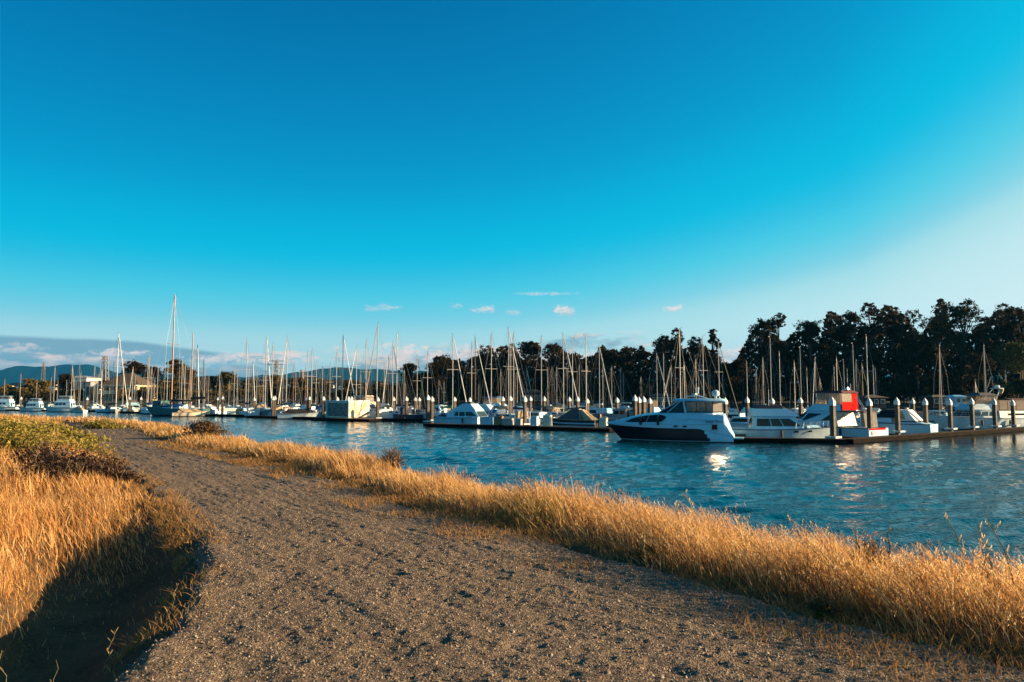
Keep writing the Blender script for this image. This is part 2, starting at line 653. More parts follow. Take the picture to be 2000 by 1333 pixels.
# favour rows near the camera
wgt = 1.0 / np.maximum(np.linalg.norm(np.stack([PX[:, NC // 2], PY[:, NC // 2]], -1), axis=1), 3.0) ** 1.2
wgt[PY[:, NC // 2] < 1.5] = 0
wgt /= wgt.sum()
sidx_r = RNG.choice(nr, NS, p=wgt)
sidx_c = RNG.integers(6, NC - 6, NS)
sp = np.stack([PX[sidx_r, sidx_c], PY[sidx_r, sidx_c], PZz[sidx_r, sidx_c]], -1)
sp[:, :2] += RNG.normal(0, .012, (NS, 2))
sz = 0.0042 + 0.009 * RNG.random(NS) ** 2.4 + 0.012 * (RNG.random(NS) > .996)
octv = np.array([(1, 0, -.3), (0, 1, -.3), (-1, 0, -.3), (0, -1, -.3), (0, 0, .8)])
octf = np.array([(0, 1, 4), (1, 2, 4), (2, 3, 4), (3, 0, 4)])
jit = octv[None] * (0.65 + 0.7 * RNG.random((NS, 5, 1)))
an = RNG.random(NS) * 6.28
ca, sa = np.cos(an)[:, None], np.sin(an)[:, None]
jx = jit[..., 0] * ca - jit[..., 1] * sa
jy = jit[..., 0] * sa + jit[..., 1] * ca
sv = np.stack([jx, jy, jit[..., 2]], -1) * sz[:, None, None] + sp[:, None, :]
sf = octf[None] + (np.arange(NS) * 5)[:, None, None]
tone = RNG.random(NS)
scol = np.where(tone[:, None] < .5, np.array([[.26, .195, .13]]), np.where(tone[:, None] < .8, np.array([[.14, .11, .09]]), np.array([[.38, .31, .23]])))
scol = scol * (0.7 + .6 * RNG.random((NS, 1)))
M_STONE = attr_mat('loose_stone', 0, 0.85, 0.25)
st = np_mesh('gravel', sv.reshape(-1, 3), sf.reshape(-1, 3), [M_STONE], attrs={'tint': np.repeat(scol, 5, axis=0)})
tag(st, 'loose grey and tan stones scattered over the gravel path', 'gravel', kind='stuff')

# ------------------------------------------------------------------ water
def water_mat():
    m = bpy.data.materials.new('harbour_water')
    m.use_nodes = True
    T = NT(m.node_tree)
    b = m.node_tree.nodes['Principled BSDF']
    b.inputs['Base Color'].default_value = c4((.001, .030, .045))
    b.inputs['Roughness'].default_value = 0.04
    b.inputs['IOR'].default_value = 1.33
    b.inputs['Specular IOR Level'].default_value = 0.5
    g = T.n('ShaderNodeNewGeometry')
    sp_ = T.n('ShaderNodeSeparateXYZ')
    T.inp(sp_.inputs[0], g.outputs['Position'])
    x, y = sp_.outputs[0], sp_.outputs[1]
    # open channel is ruffled by the wind, the berths behind the docks are sheltered
    dline = T.m('ADD', T.m('MULTIPLY', x, 0.66), T.m('MULTIPLY', y, 0.75))
    shel = T.ss(dline, 44.0, 84.0)
    patch = T.noise(T.xyz(T.m('MULTIPLY', x, .05), T.m('MULTIPLY', y, .05), 0), 1.0, 3.0)
    amp = T.m('MULTIPLY', T.m('SUBTRACT', 1.0, T.m('MULTIPLY', shel, .90)), T.m('ADD', .55, T.m('MULTIPLY', patch, .9)))
    v1 = T.xyz(T.m('MULTIPLY', x, 1.0), T.m('MULTIPLY', y, 1.3), 0)
    w1 = T.noise(v1, 2.1, 3.0, 0.55)
    w2 = T.noise(v1, 0.55, 2.0, 0.5)
    w3 = T.noise(v1, 7.0, 2.0, 0.5)
    hh = T.m('ADD', T.m('ADD', T.m('MULTIPLY', w1, 0.03), T.m('MULTIPLY', w2, 0.01)), T.m('MULTIPLY', w3, 0.035))
    hh = T.m('MULTIPLY', hh, amp)
    bn = T.n('ShaderNodeBump')
    bn.inputs['Strength'].default_value = 1.0
    bn.inputs['Distance'].default_value = 1.0
    T.inp(bn.inputs['Height'], hh)
    T.inp(b.inputs['Normal'], bn.outputs[0])
    return m


wx_ = np.concatenate([[-900, -500, -300, -200], np.arange(-150, -60, 3.0), np.arange(-60, -42, .5), np.arange(-42, 58, .25), np.arange(58, 70, .6), np.arange(70, 130, 3.0), [200, 400, 900]])
wy_ = [-40.0, -20.0, -5.0, 0.0]
while wy_[-1] < 135:
    wy_.append(wy_[-1] + max(.16, .16 * (wy_[-1] / 22.0) ** 1.25))
wy_ = np.array(wy_ + [150, 170, 200, 240, 300, 360, 430])
WX, WY = np.meshgrid(wx_, wy_)
WZ = np.zeros_like(WX)
gw = np.random.default_rng(77)
for k in range(46):                                  # wind ripples
    lam = .55 * (1.9 / .55) ** gw.random()
    th_ = R(-80) + gw.normal(0, .5)
    kk = 2 * np.pi / lam
    WZ += (.030 * lam / 46 ** .5 / 2.2) * np.sin(kk * (WX * np.cos(th_) + WY * np.sin(th_)) + gw.random() * 6.28 + 1.3 * vnoise(WX * .12, WY * .12, k))
dl_w = WX * .66 + WY * .75
gust = .75 + .5 * vnoise(WX * .045, WY * .06, 71)
WZ *= (1 - .93 * sstep(dl_w, 46, 84)) * gust * (1 - sstep(np.abs(WX - 5), 55, 64)) * sstep(WY, 0, 3) * 2.4
q = np.arange(WX.size).reshape(WX.shape)
wq = np.stack([q[:-1, :-1], q[:-1, 1:], q[1:, 1:], q[1:, :-1]], -1).reshape(-1, 4)
water = structure(np_mesh('water', np.stack([WX, WY, WZ], -1).reshape(-1, 3), wq, [water_mat()], smooth=True))

# ------------------------------------------------------------------ far shore, hills
M_SHORE = mat('far_shore_soil', (.035, .027, .016), .95, var=.5, scale=.08)
shore_line = [(-900, 330), (-400, 300), (-200, 285), (-120, 262), (-60, 262), (0, 250), (45, 215), (80, 190), (120, 165), (170, 150), (260, 140), (900, 120)]
sm = MB()
for (a, b) in zip(shore_line[:-1], shore_line[1:]):
    pr = [(-9.0, -2.5), (0.0, 1.2), (14, 2.2), (80, 2.6), (9000, 6)]
    for (o0, z0), (o1, z1) in zip(pr[:-1], pr[1:]):
        sm.add([(a[0], a[1] + o0, z0), (b[0], b[1] + o0, z0), (b[0], b[1] + o1, z1), (a[0], a[1] + o1, z1)], [(0, 1, 2, 3)])
structure(sm.build('far_ground', M_SHORE))


def shore_y(x):
    return float(np.interp(x, [p[0] for p in shore_line], [p[1] for p in shore_line]))


def hill(name, d, prof, depth, colr, seed, rough_amp):
    """prof: list of (pixel x, pixel y of the crest)"""
    xs = np.linspace(prof[0][0], prof[-1][0], 260)
    ys = np.interp(xs, [p[0] for p in prof], [p[1] for p in prof])
    X = (xs - 1000) / F * d
    Hc = CAMZ + (774 - ys) / F * d
    Hc = Hc + rough_amp * (vnoise(xs * .035, xs * 0, seed) - .5) * 2 + rough_amp * .7 * (vnoise(xs * .15, xs * 0, seed + 1) - .5) + rough_amp * .35 * (vnoise(xs * .5, xs * 0, seed + 2) - .5)
    rows = [(-1.0, 0.0), (-.7, .30), (-.45, .55), (-.2, .85), (0, 1.0), (.5, .9), (1.0, .3)]
    V = []
    for (o, k) in rows:
        fold = (vnoise(xs * .05 + o * 9, xs * 0 + o * 7, seed + 4) - .5) * depth * .25
        zz = Hc * k * (1 + .12 * (vnoise(xs * .09, xs * 0 + o * 5, seed + 5) - .5)) if k < 1 else Hc
        V.append(np.stack([X * (1 + o * depth / d), np.full_like(X, d + o * depth) + fold * (k < 1), zz], -1))
    V = np.array(V)
    nr_, nc_ = V.shape[:2]
    q = np.arange(nr_ * nc_).reshape(nr_, nc_)
    fq = np.stack([q[:-1, :-1], q[:-1, 1:], q[1:, 1:], q[1:, :-1]], -1).reshape(-1, 4)
    return structure(np_mesh(name, V.reshape(-1, 3), fq, [mat(name + '_cover', colr, .95, var=.6, scale=.02, spec=.0)], smooth=True))


hill('far_hills', 6800, [(-900, 722), (-300, 716), (-100, 720), (0, 722), (50, 714), (90, 716), (150, 712), (200, 722), (240, 728), (330, 733), (450, 740), (560, 731), (640, 722), (700, 720), (800, 727), (1000, 738), (1300, 742), (1700, 735), (2400, 728)], 1500, (.004, .022, .026), 5, 16)  # far cover colour has the blue of distance haze painted in
hill('near_hills', 2100, [(-900, 752), (-200, 750), (0, 752), (90, 745), (180, 742), (240, 737), (300, 742), (390, 738), (440, 736), (480, 742), (560, 736), (620, 738), (700, 746), (900, 752), (1200, 755), (2400, 757)], 500, (.035, .032, .018), 15, 5)
# ================================================================== grass and weeds of the near bank
def ground_z(x, y):
    return terrain(x, y, under=False)[0]


def blades(pos, h, w, lean, col, seed, bend=0.5, coarse=False):
    """tapered curved blades: pos (N,3), lean (N,2) horizontal drift of the tip as a fraction of height"""
    g = np.random.default_rng(seed)
    N = len(pos)
    th = g.random(N) * 2 * np.pi
    wx, wy = np.cos(th) * w * .5, np.sin(th) * w * .5
    lv = ((0, 1.0), (.55, .85)) if coarse else ((0, 1.0), (.38, .9), (.74, .6))
    K = 2 * len(lv) + 1
    V = np.empty((N, K, 3), dtype=np.float32)
    for i, (t, ww) in enumerate(lv):
        off = (t ** (1 + bend))
        cx = pos[:, 0] + lean[:, 0] * h * off
        cy_ = pos[:, 1] + lean[:, 1] * h * off
        cz = pos[:, 2] + h * t * (1 - .12 * t)
        V[:, 2 * i] = np.stack([cx - wx * ww, cy_ - wy * ww, cz], -1)
        V[:, 2 * i + 1] = np.stack([cx + wx * ww, cy_ + wy * ww, cz], -1)
    V[:, K - 1] = np.stack([pos[:, 0] + lean[:, 0] * h, pos[:, 1] + lean[:, 1] * h, pos[:, 2] + h * .86], -1)
    Fq = np.array([(0, 1, 3), (0, 3, 2), (2, 3, 4)] if coarse else [(0, 1, 3), (0, 3, 2), (2, 3, 5), (2, 5, 4), (4, 5, 6)])
    Fc = (Fq[None] + (np.arange(N) * K)[:, None, None]).reshape(-1, 3)
    return V.reshape(-1, 3), Fc, np.repeat(col, K, axis=0)


def spikelets(tips, drift, n, size, col, seed):
    """hanging oat spikelets around the tips"""
    g = np.random.default_rng(seed)
    N = len(tips)
    T = np.repeat(tips, n, axis=0)
    M = len(T)
    k = np.tile(np.arange(n), N)
    s = np.repeat(size, n)
    T = T + np.stack([g.normal(0, 1, M), g.normal(0, 1, M), np.zeros(M)], -1) * (0.55 * s * (.5 + .35 * k))[:, None]
    T[:, 2] -= s * (k * .95) + s * g.random(M) * .4
    T[:, :2] -= np.repeat(drift, n, axis=0) * (s * k * .9)[:, None]
    d = np.stack([g.normal(0, .35, M), g.normal(0, .35, M), -np.ones(M)], -1)
    d /= np.linalg.norm(d, axis=1)[:, None]
    th = g.random(M) * 6.28
    wv = np.stack([np.cos(th), np.sin(th), np.zeros(M)], -1) * (s * .30)[:, None]
    V = np.stack([T, T + d * (s * .8)[:, None] + wv, T + d * (s * 1.9)[:, None], T + d * (s * .8)[:, None] - wv], 1)
    Fq = np.array([(0, 1, 2), (0, 2, 3)])
    Fc = (Fq[None] + (np.arange(M) * 4)[:, None, None]).reshape(-1, 3)
    return V.reshape(-1, 3), Fc, np.repeat(np.repeat(col, n, axis=0), 4, axis=0)


def join(parts):
    vs_, fs, cs = [], [], []
    o = 0
    for v, f, c in parts:
        vs_.append(v)
        fs.append(f + o)
        cs.append(c)
        o += len(v)
    return np.concatenate(vs_), np.concatenate(fs), np.concatenate(cs)


STRAW = 1.30 * np.array([(.17, .085, .035), (.58, .43, .23), (.46, .27, .10), (.42, .235, .075), (.50, .30, .11), (.36, .18, .055), (.55, .36, .16), (.30, .145, .05)])
GREEN = np.array([(.16, .15, .035), (.22, .19, .04), (.12, .12, .03), (.27, .22, .05)])


def pick(pal, n, g, jitter=.25):
    return pal[g.integers(0, len(pal), n)] * (1 - jitter / 2 + jitter * g.random((n, 1)))


def sample_band(C, s0, s1, off0, off1, n, g, power=0.0):
    """random points beside curve C; u runs over the curve's points, off to its right (+) or left (-)"""
    uu = g.random(n) * (s1 - s0) + s0
    base = np.linspace(0, 1, len(C))
    x = np.interp(uu, base, C[:, 0])
    y = np.interp(uu, base, C[:, 1])
    e = 1e-3
    tx = np.interp(uu + e, base, C[:, 0]) - np.interp(uu - e, base, C[:, 0])
    ty = np.interp(uu + e, base, C[:, 1]) - np.interp(uu - e, base, C[:, 1])
    l = np.hypot(tx, ty)
    nx_, ny_ = ty / l, -tx / l
    o = off0 + (off1 - off0) * g.random(n) ** (1 + power)
    return x + nx_ * o, y + ny_ * o


def uof(C, y):                       # parameter where the curve reaches depth y
    return float(np.interp(y, C[:, 1], np.linspace(0, 1, len(C))))


M_GRASS = attr_mat('dry_grass_blade', 0.48, 0.6, 0.25)
g = np.random.default_rng(5)
parts_r = []
# right-hand strip: (y range, count, height, blade width)
for (y0, y1, n, hm, wd, o1) in ((0.8, 5.0, 17000, .52, .0056, 3.4), (5.0, 8.0, 17000, .50, .0066, 3.0), (8.0, 12.0, 15000, .46, .0085, 2.8), (12, 18, 14000, .42, .012, 2.6), (18, 28, 12000, .40, .018, 2.6), (28, 44, 10000, .42, .028, 3.0), (44, 61, 7000, .45, .045, 3.5)):
    x, y = sample_band(RC, uof(RC, y0), uof(RC, y1), -0.25, o1, n, g)
    z, dl_, dr_ = terrain(x, y, under=False)
    clump = vnoise(x * 2.2, y * 2.2, 41)
    gap = vnoise(x * .8 + 9, y * .8, 42)
    edge_ = sstep(dr_ + .35 * (vnoise(x * 1.4, y * 1.4, 44) - .5), -0.10, 0.60)
    hh = .68 * hm * (0.32 + .68 * edge_) * (.55 + .75 * clump) * (.35 + 1.1 * g.random(n) ** 1.3) * (.65 + .7 * gap)
    keep = (dr_ > -.35) & (dl_ < 0) & (g.random(n) < (.04 + .96 * edge_)) & (z > .25)
    lean = np.stack([-.40 - .25 * g.random(n), .05 + .25 * g.random(n)], -1) * (.2 + 1.0 * g.random((n, 1))) + g.normal(0, .30, (n, 2))
    greenish = vnoise(x * .55 + 3, y * .55 + 8, 43) > .80
    col = np.where((greenish & (g.random(n) < .5))[:, None], pick(GREEN, n, g), pick(STRAW, n, g, .5))
    pos = np.stack([x, y, z - .02], -1)[keep]
    H = hh[keep]
    Wd = wd * (.6 + .8 * g.random(len(H)))
    L_ = lean[keep]
    parts_r.append(blades(pos, H, Wd, L_, col[keep], 100 + int(y0), coarse=y0 >= 12))
    if y0 < 12:                        # seed heads where they can be told apart
        tall = (H > hm * .42) & (g.random(len(H)) < (.75 if y0 < 8 else .5))
        tips = pos[tall] + np.stack([L_[tall, 0] * H[tall], L_[tall, 1] * H[tall], H[tall] * .86], -1)
        parts_r.append(spikelets(tips, L_[tall], 5 if y0 < 8 else 4, np.full(tall.sum(), .0105 if y0 < 8 else .013), pick(STRAW * np.array([1.22, 1.25, 1.35]), tall.sum(), g), 200 + int(y0)))
v, f, c = join(parts_r)
o = np_mesh('dry_grass', v, f, [M_GRASS], attrs={'tint': c})
tag(o, 'strip of golden dry oat grass between path and water', 'grass', kind='stuff')

# left-hand bank
parts_l = []
for (y0, y1, n, hm, wd, o1) in ((1.0, 5.5, 18000, .27, .0050, 4.5), (5.5, 9.0, 28000, .30, .0058, 6.5), (9, 13, 23000, .33, .008, 8), (13, 19, 20000, .42, .014, 11), (19, 30, 17000, .45, .022, 16), (30, 46, 12000, .45, .037, 22), (46, 60, 7000, .5, .055, 9)):
    x, y = sample_band(LC, uof(LC, y0), uof(LC, y1), .05, -o1, n, g, .25)
    z, dl_, dr_ = terrain(x, y, under=False)
    clump = vnoise(x * 1.9, y * 1.9, 51)
    # short and sparse in the ditch, thick on the far bank
    nod = sstep(y, 7.5, 11.0)
    far_ = sstep(dl_, .95, 2.0) * (1 - nod) + sstep(dl_, -.1, .8) * nod
    hh = hm * (.22 + .78 * far_) * (.5 + .8 * clump) * (.65 + .7 * g.random(n))
    keep = (dl_ > -.12) & (g.random(n) < (.03 + .97 * far_)) & (z > .3)
    lean = np.stack([-.22 - .2 * g.random(n), .05 + .2 * g.random(n)], -1) + g.normal(0, .28, (n, 2))
    gfield = vnoise(x * .33 + 1, y * .33 + 4, 53)
    gr = sstep(gfield, .42, .62) * sstep(y, 8.5, 12.5)
    col = np.where((g.random(n) < gr * .75)[:, None], pick(GREEN * 1.25, n, g, .5), pick(STRAW * np.array([1.0, .93, .85]), n, g, .5))
    pos = np.stack([x, y, z - .02], -1)[keep]
    H = hh[keep]
    parts_l.append(blades(pos, H, wd * (.6 + .8 * g.random(len(H))), lean[keep], col[keep], 300 + int(y0), coarse=y0 >= 9))
    if y0 < 9:
        tall = (H > hm * .5) & (g.random(len(H)) < .3)
        tips = pos[tall] + np.stack([lean[keep][tall, 0] * H[tall], lean[keep][tall, 1] * H[tall], H[tall] * .86], -1)
        parts_l.append(spikelets(tips, lean[keep][tall], 4, np.full(tall.sum(), .009), pick(STRAW * np.array([1.15, 1.05, 1.1]), tall.sum(), g), 400 + int(y0)))
v, f, c = join(parts_l)
o = np_mesh('bank_grass', v, f, [M_GRASS], attrs={'tint': c})
tag(o, 'golden and green grass covering the bank beside the ditch', 'grass', kind='stuff')

# short dead turf creeping over the gravel's edges
n = 52000
x1, y1_ = sample_band(RC, uof(RC, 2.0), uof(RC, 26), .25, -.95, n // 2, g, .9)
x2, y2_ = sample_band(LC, uof(LC, 2.0), uof(LC, 26), -.15, .40, n - n // 2, g, 1.6)
x = np.concatenate([x1, x2])
y = np.concatenate([y1_, y2_])
z, dl_, dr_ = terrain(x, y, under=False)
pn_ = vnoise(x * 1.7, y * 1.7, 61)
keep = g.random(n) < sstep(pn_, .34, .62) * np.where(np.arange(n) < n // 2, 1.0, .45)
pos = np.stack([x, y, z], -1)[keep]
m_ = len(pos)
far_w = np.maximum(1.0, pos[:, 1] / 6.0)
v, f, c = blades(pos, (.03 + .07 * g.random(m_)) * far_w ** .3, .005 * far_w, g.normal(0, .7, (m_, 2)), pick(np.array([(.40, .19, .07), (.34, .2, .08), (.24, .17, .05)]), m_, g), 501, coarse=True)
o = np_mesh('short_turf', v, f, [M_GRASS], attrs={'tint': c})
tag(o, 'short rusty dead turf creeping over the edges of the gravel', 'grass', kind='stuff')

# ------------------------------------------------------------------ single plants
M_STALK = mat('weed_stalk', (.36, .27, .13), .8, var=.4, scale=20)
M_STALKD = mat('dead_stalk', (.085, .05, .03), .9, var=.4, scale=20)
M_LEAF = attr_mat('weed_leaf', 0.35, 0.6, 0.2)


def stalk(px, py_base, py_top, label, lean=-.15, branches=5, dark=False, group='bare weed stalks standing in the grass', zoff=0.0, r=.0075):
    """tall bare weed stalk; base on the bank where the photo shows it"""
    p = at(px, py_base, PZ)
    z0 = float(ground_z(np.array([p.x]), np.array([p.y]))[0])
    d = p.y
    h = min(1.3, max(.2, zat(py_top, d) - z0))
    rr = random.Random(int(px * 7 + py_top))
    e = empty('weed_stalk', (p.x, p.y, z0))
    mb = MB()
    pts = []
    for k in range(8):
        t = k / 7
        pts.append(Vector((lean * h * t ** 1.8 + rr.uniform(-.012, .012), rr.uniform(-.02, .02), h * t)))
    for a, b, k in zip(pts[:-1], pts[1:], range(7)):
        mb.tube(a, b, r * (1 - .1 * k), r * (1 - .1 * (k + 1)), 5)
    mb.build('stem', M_STALKD if dark else M_STALK, e)
    for k in range(branches):
        t = rr.uniform(.35, .98)
        i = min(6, int(t * 7))
        q = pts[i].lerp(pts[i + 1], t * 7 - i)
        a = rr.uniform(0, 6.28)
        ln = h * rr.uniform(.05, .16)
        q2 = q + Vector((math.cos(a) * ln * .7 - .2 * ln, math.sin(a) * ln * .5, ln * .7))
        b = MB()
        b.tube(q, q2, r * .5, r * .3, 4)
        for j in range(3):
            s = q.lerp(q2, .5 + .25 * j)
            b.add([s, s + Vector((r, .6 * r, 1.8 * r)), s + Vector((.2 * r, 0, 3.6 * r)), s + Vector((-r, -.6 * r, 1.8 * r))], [(0, 1, 2, 3)])
        b.build('branch', M_STALKD if dark else M_STALK, e)
    tag(e, label, 'weed', group)
    return e


stalk(1985, 1200, 998, 'tallest bare weed stalk at the right-hand border of the photo', -.30, 4)
stalk(1952, 1195, 1022, 'bent weed stalk with side shoots, second from the right-hand border', -.28, 9)
stalk(1892, 1160, 1000, 'bare curved weed stalk, third from the right-hand border', -.28, 3)
stalk(1940, 1200, 1075, 'short pale weed stalk just left of the bent one', -.2, 5)
stalk(1740, 1150, 1040, 'upright stalk with a drooping dark head above golden grass', -.02, 5, True)
stalk(1717, 1150, 1062, 'thin dark stalk beside the one with the drooping head', .05, 3, True)
stalk(1470, 1100, 1006, 'slim forked stalk below the sun glint on the water', -.14, 6)
stalk(1452, 1095, 992, 'slim straight stalk left of the forked one', -.16, 4)
stalk(1358, 1040, 960, 'tall weed stalk with hooked tip in front of the dark water', -.2, 7)
stalk(1330, 1050, 985, 'thin weed stalk left of the hooked one', -.2, 4)
stalk(1257, 1100, 1035, 'faint thin stalk among grass left of the thin weed', .02, 4)
stalk(1525, 1060, 1022, 'dark dead spike above the middle of the grass strip', -.2, 2, True)
stalk(700, 905, 880, 'small pale weed tuft on the bank above the path', .03, 8)
stalk(497, 885, 868, 'single thin stalk at the narrow part of the bank', .03, 3)
for i, (a, b, t_) in enumerate(((115, 985, 880), (140, 960, 900), (212, 1010, 905), (95, 1000, 915), (160, 970, 905), (190, 1040, 940), (60, 960, 880), (30, 950, 890))):
    stalk(a, b, t_, ['pale stalk standing before the dark scrub, far left', 'stalk leaning in front of the dark scrub', 'long pale stalk right of the dark scrub', 'slanting stalk below the dark scrub', 'short stalk at the middle of the dark scrub',
                     'pale stalk where the bank meets the ditch', 'pale stalk among the green weeds on the bank', 'leftmost pale stalk among the green weeds'][i], random.Random(i).uniform(-.2, .25), 6, group='pale stalks on the left bank', r=.0028)
stalk(40, 1330, 1262, 'pale forked weed in the bottom left corner', -.3, 9, group='small weeds at the near edge of the ditch', r=.002)
stalk(100, 1330, 1288, 'small upright weed right of the corner weed', .1, 8, group='small weeds at the near edge of the ditch', r=.002)
stalk(210, 1262, 1232, 'small pale weed at the edge of the ditch shadow', .2, 8, group='small weeds at the near edge of the ditch', r=.002)
stalk(335, 1176, 1160, 'tiny green tuft on the path by the ditch', .2, 8, group='small weeds at the near edge of the ditch', r=.002)


def bush(name, px, py_base, rad, hgt, label, pal, n, leaf, seed, dead=False, cat='bush', zoff=0.0, twigs=26):
    """low bush: twigs and many small leaf faces through its volume"""
    p = at(px, py_base, PZ + zoff)
    z0 = float(ground_z(np.array([p.x]), np.array([p.y]))[0])
    q = np.random.default_rng(seed)
    e = empty(name, (p.x, p.y, z0))
    tw = MB()
    rr = random.Random(seed)
    ends = []
    for k in range(twigs):
        a = rr.uniform(0, 6.28)
        el_ = rr.uniform(.35, 1.45)
        ln = rr.uniform(.6, 1.05)
        b = Vector((math.cos(a) * math.cos(el_) * rad * ln, math.sin(a) * math.cos(el_) * rad * ln, math.sin(el_) * hgt * ln))
        m1 = b * .5 + Vector((rr.uniform(-.1, .1) * rad, rr.uniform(-.1, .1) * rad, hgt * .08))
        tw.tube((0, 0, 0), m1, .012, .008, 4)
        tw.tube(m1, b, .008, .003, 4)
        for j in range(3):
            s = m1.lerp(b, rr.uniform(.1, .9))
            tw.tube(s, s + Vector((rr.uniform(-.25, .25) * rad, rr.uniform(-.25, .25) * rad, rr.uniform(.05, .3) * hgt)), .005, .002, 3)
        ends.append(b)
    tw.build('twigs', M_STALKD, e)
    cl = q.integers(0, len(ends), n)
    E_ = np.array([tuple(v_) for v_ in ends])
    t_ = q.random(n)[:, None] ** .5
    c0 = E_[cl] * t_ + q.normal(0, 1, (n, 3)) * np.array([rad * .17, rad * .17, hgt * .13])
    c0[:, 2] = np.maximum(c0[:, 2], .01)
    d1 = q.normal(0, 1, (n, 3))
    d1 /= np.linalg.norm(d1, axis=1)[:, None]
    d2 = np.cross(d1, q.normal(0, 1, (n, 3)))
    d2 /= np.linalg.norm(d2, axis=1)[:, None]
    s = leaf * (.5 + q.random(n))[:, None]
    V = np.stack([c0 - d1 * s, c0 + d2 * s * .4, c0 + d1 * s, c0 - d2 * s * .4], 1).reshape(-1, 3)
    Fc = (np.array([(0, 1, 2, 3)])[None] + (np.arange(n) * 4)[:, None, None]).reshape(-1, 4)
    lf = np_mesh('foliage', V, Fc, [M_LEAF], attrs={'tint': np.repeat(pick(pal, n, q, .6), 4, axis=0)})
    lf.parent = e
    tag(e, label, cat, 'bushes along the path')
    return e


DEAD = np.array([(.035, .021, .014), (.06, .036, .025), (.12, .075, .055), (.02, .013, .010)])
FEN = np.array([(.16, .15, .03), (.23, .19, .035), (.11, .11, .025), (.30, .22, .05)])
BRN = np.array([(.10, .06, .03), (.15, .09, .04), (.07, .045, .025)])
bush('dead_scrub', 128, 945, .95, .60, 'dark tangle of dead scrub on the left bank', DEAD, 5000, .035, 1)
bush('dead_scrub', 188, 938, .66, .48, 'dark dead scrub nearest the path, right of the tangle', DEAD, 3200, .032, 2)
bush('dead_scrub', 75, 928, .7, .58, 'dark dead scrub half hidden by green weeds on the bank', DEAD, 3000, .035, 3)
bush('dead_scrub', 238, 940, .4, .2, 'low dead scrub at the very edge of the path', DEAD, 1400, .028, 4)
bush('green_weed', 35, 905, 1.1, .80, 'green feathery weed above the dark scrub, by the border', FEN, 5000, .04, 5)
bush('green_weed', 120, 890, 1.2, .50, 'green feathery weed right behind the dark scrub', FEN, 5000, .045, 6)
bush('green_weed', 20, 870, 1.4, .75, 'large green weed clump high on the left bank', FEN, 4200, .06, 7)
bush('green_weed', 150, 872, .9, .42, 'yellow green weed clump beside the bend of the path', FEN, 3200, .05, 8)
bush('green_weed', 90, 850, 1.4, .5, 'far green weed clump beside the path', FEN, 3200, .07, 9)
bush('green_weed', 200, 838, 1.1, .35, 'low green weed clump at the far end of the grass strip', FEN, 1800, .07, 10, zoff=0)
bush('brown_bush', 398, 858, .85, .62, 'round brown bush on the bank by the water', BRN, 4200, .045, 11)
bush('bare_bush', 768, 920, .42, .55, 'bare twiggy bush sticking up from the grass strip', np.array([(.16, .09, .05), (.2, .12, .06)]), 500, .02, 12, twigs=60)
bush('seed_clump', 1697, 1150, .17, .40, 'rusty brown seed clump standing above the grass', np.array([(.30, .14, .03), (.38, .2, .05), (.14, .07, .03)]), 1600, .012, 13)
bush('green_weed', 1265, 1090, .20, .12, 'small green weed at the foot of the grass strip', FEN * .6, 500, .016, 14)
bush('green_weed', 1612, 1205, .15, .15, 'green weed at the gravel edge near the right', FEN * .6, 500, .012, 15)
# ================================================================== materials for the marina
GEL = mat('white_gelcoat_shade_tint', (.37, .61, .74), .28, var=.10, scale=1.5)  # white boats; the blue of their shaded sides is mixed into this colour
GELW = mat('weathered_white_shade_tint', (.48, .60, .66), .45, var=.22, scale=1.2)  # same shade blue put into the white, plus random weathering
CREAM = mat('cream_paint', (.72, .62, .47), .5, var=.25, scale=1.0)
GREYP = mat('grey_paint', (.30, .30, .30), .5, var=.25, scale=1.0)
BLUEP = mat('light_blue_paint', (.24, .50, .68), .35, var=.15, scale=1.0)
TEALP = mat('teal_paint', (.03, .13, .14), .5, var=.35, scale=.8)
NAVYP = mat('navy_paint', (.015, .025, .06), .35, var=.2, scale=1.0)
DARKH = mat('charcoal_hull', (.012, .013, .018), .25, var=.2, scale=.8, spec=.2)
BLACKP = mat('black_paint', (.012, .012, .013), .5)
ANTIF = mat('bottom_paint', (.03, .025, .03), .8)
REDC = mat('red_canvas', (.42, .006, .005), .9, var=.15, scale=5, bump=.2, spec=.05)
MAROON = mat('maroon_canvas', (.09, .012, .018), .8, var=.2, scale=5, bump=.2)
NAVYC = mat('navy_canvas', (.012, .018, .05), .85, var=.2, scale=6, bump=.3)
BLUEC = mat('blue_canvas', (.02, .13, .34), .8, var=.2, scale=6, bump=.3)
TANC = mat('tan_canvas', (.40, .29, .17), .85, var=.25, scale=5, bump=.3)
GREYC = mat('grey_canvas', (.07, .075, .085), .85, var=.25, scale=5, bump=.3)
BLACKC = mat('black_canvas', (.012, .012, .014), .85, bump=.2)
GREENC = mat('green_tarp', (.03, .22, .10), .7, var=.25, scale=6, bump=.4)
WHITEC = mat('white_sailcloth', (.74, .72, .68), .8, var=.15, scale=5, bump=.3)
ALU = mat('aluminium_spar', (.36, .36, .36), .5, .2, var=.15, scale=2)
ALUD = mat('dark_spar', (.06, .055, .05), .5, .1)
WOODS = mat('varnished_spar', (.22, .08, .035), .45, var=.3, scale=3)
STEEL = mat('stainless_steel', (.60, .60, .60), .25, .9)
WIRE = mat('rigging_wire', (.20, .20, .20), .5, .4)
GLASSD = mat('dark_window_glass', (.006, .006, .008), .08, spec=.3)
GLASSB = mat('blue_window_cover', (.01, .16, .42), .5)
RUBBER = mat('black_rubber', (.012, .012, .012), .7)
ORANGE = mat('orange_buoy', (.75, .22, .05), .5)
CONC = mat('piling_concrete', (.10, .078, .06), .9, var=.45, scale=2.2, bump=.4)
PCAP = mat('white_piling_cap', (.46, .52, .55), .5, var=.12, scale=3)
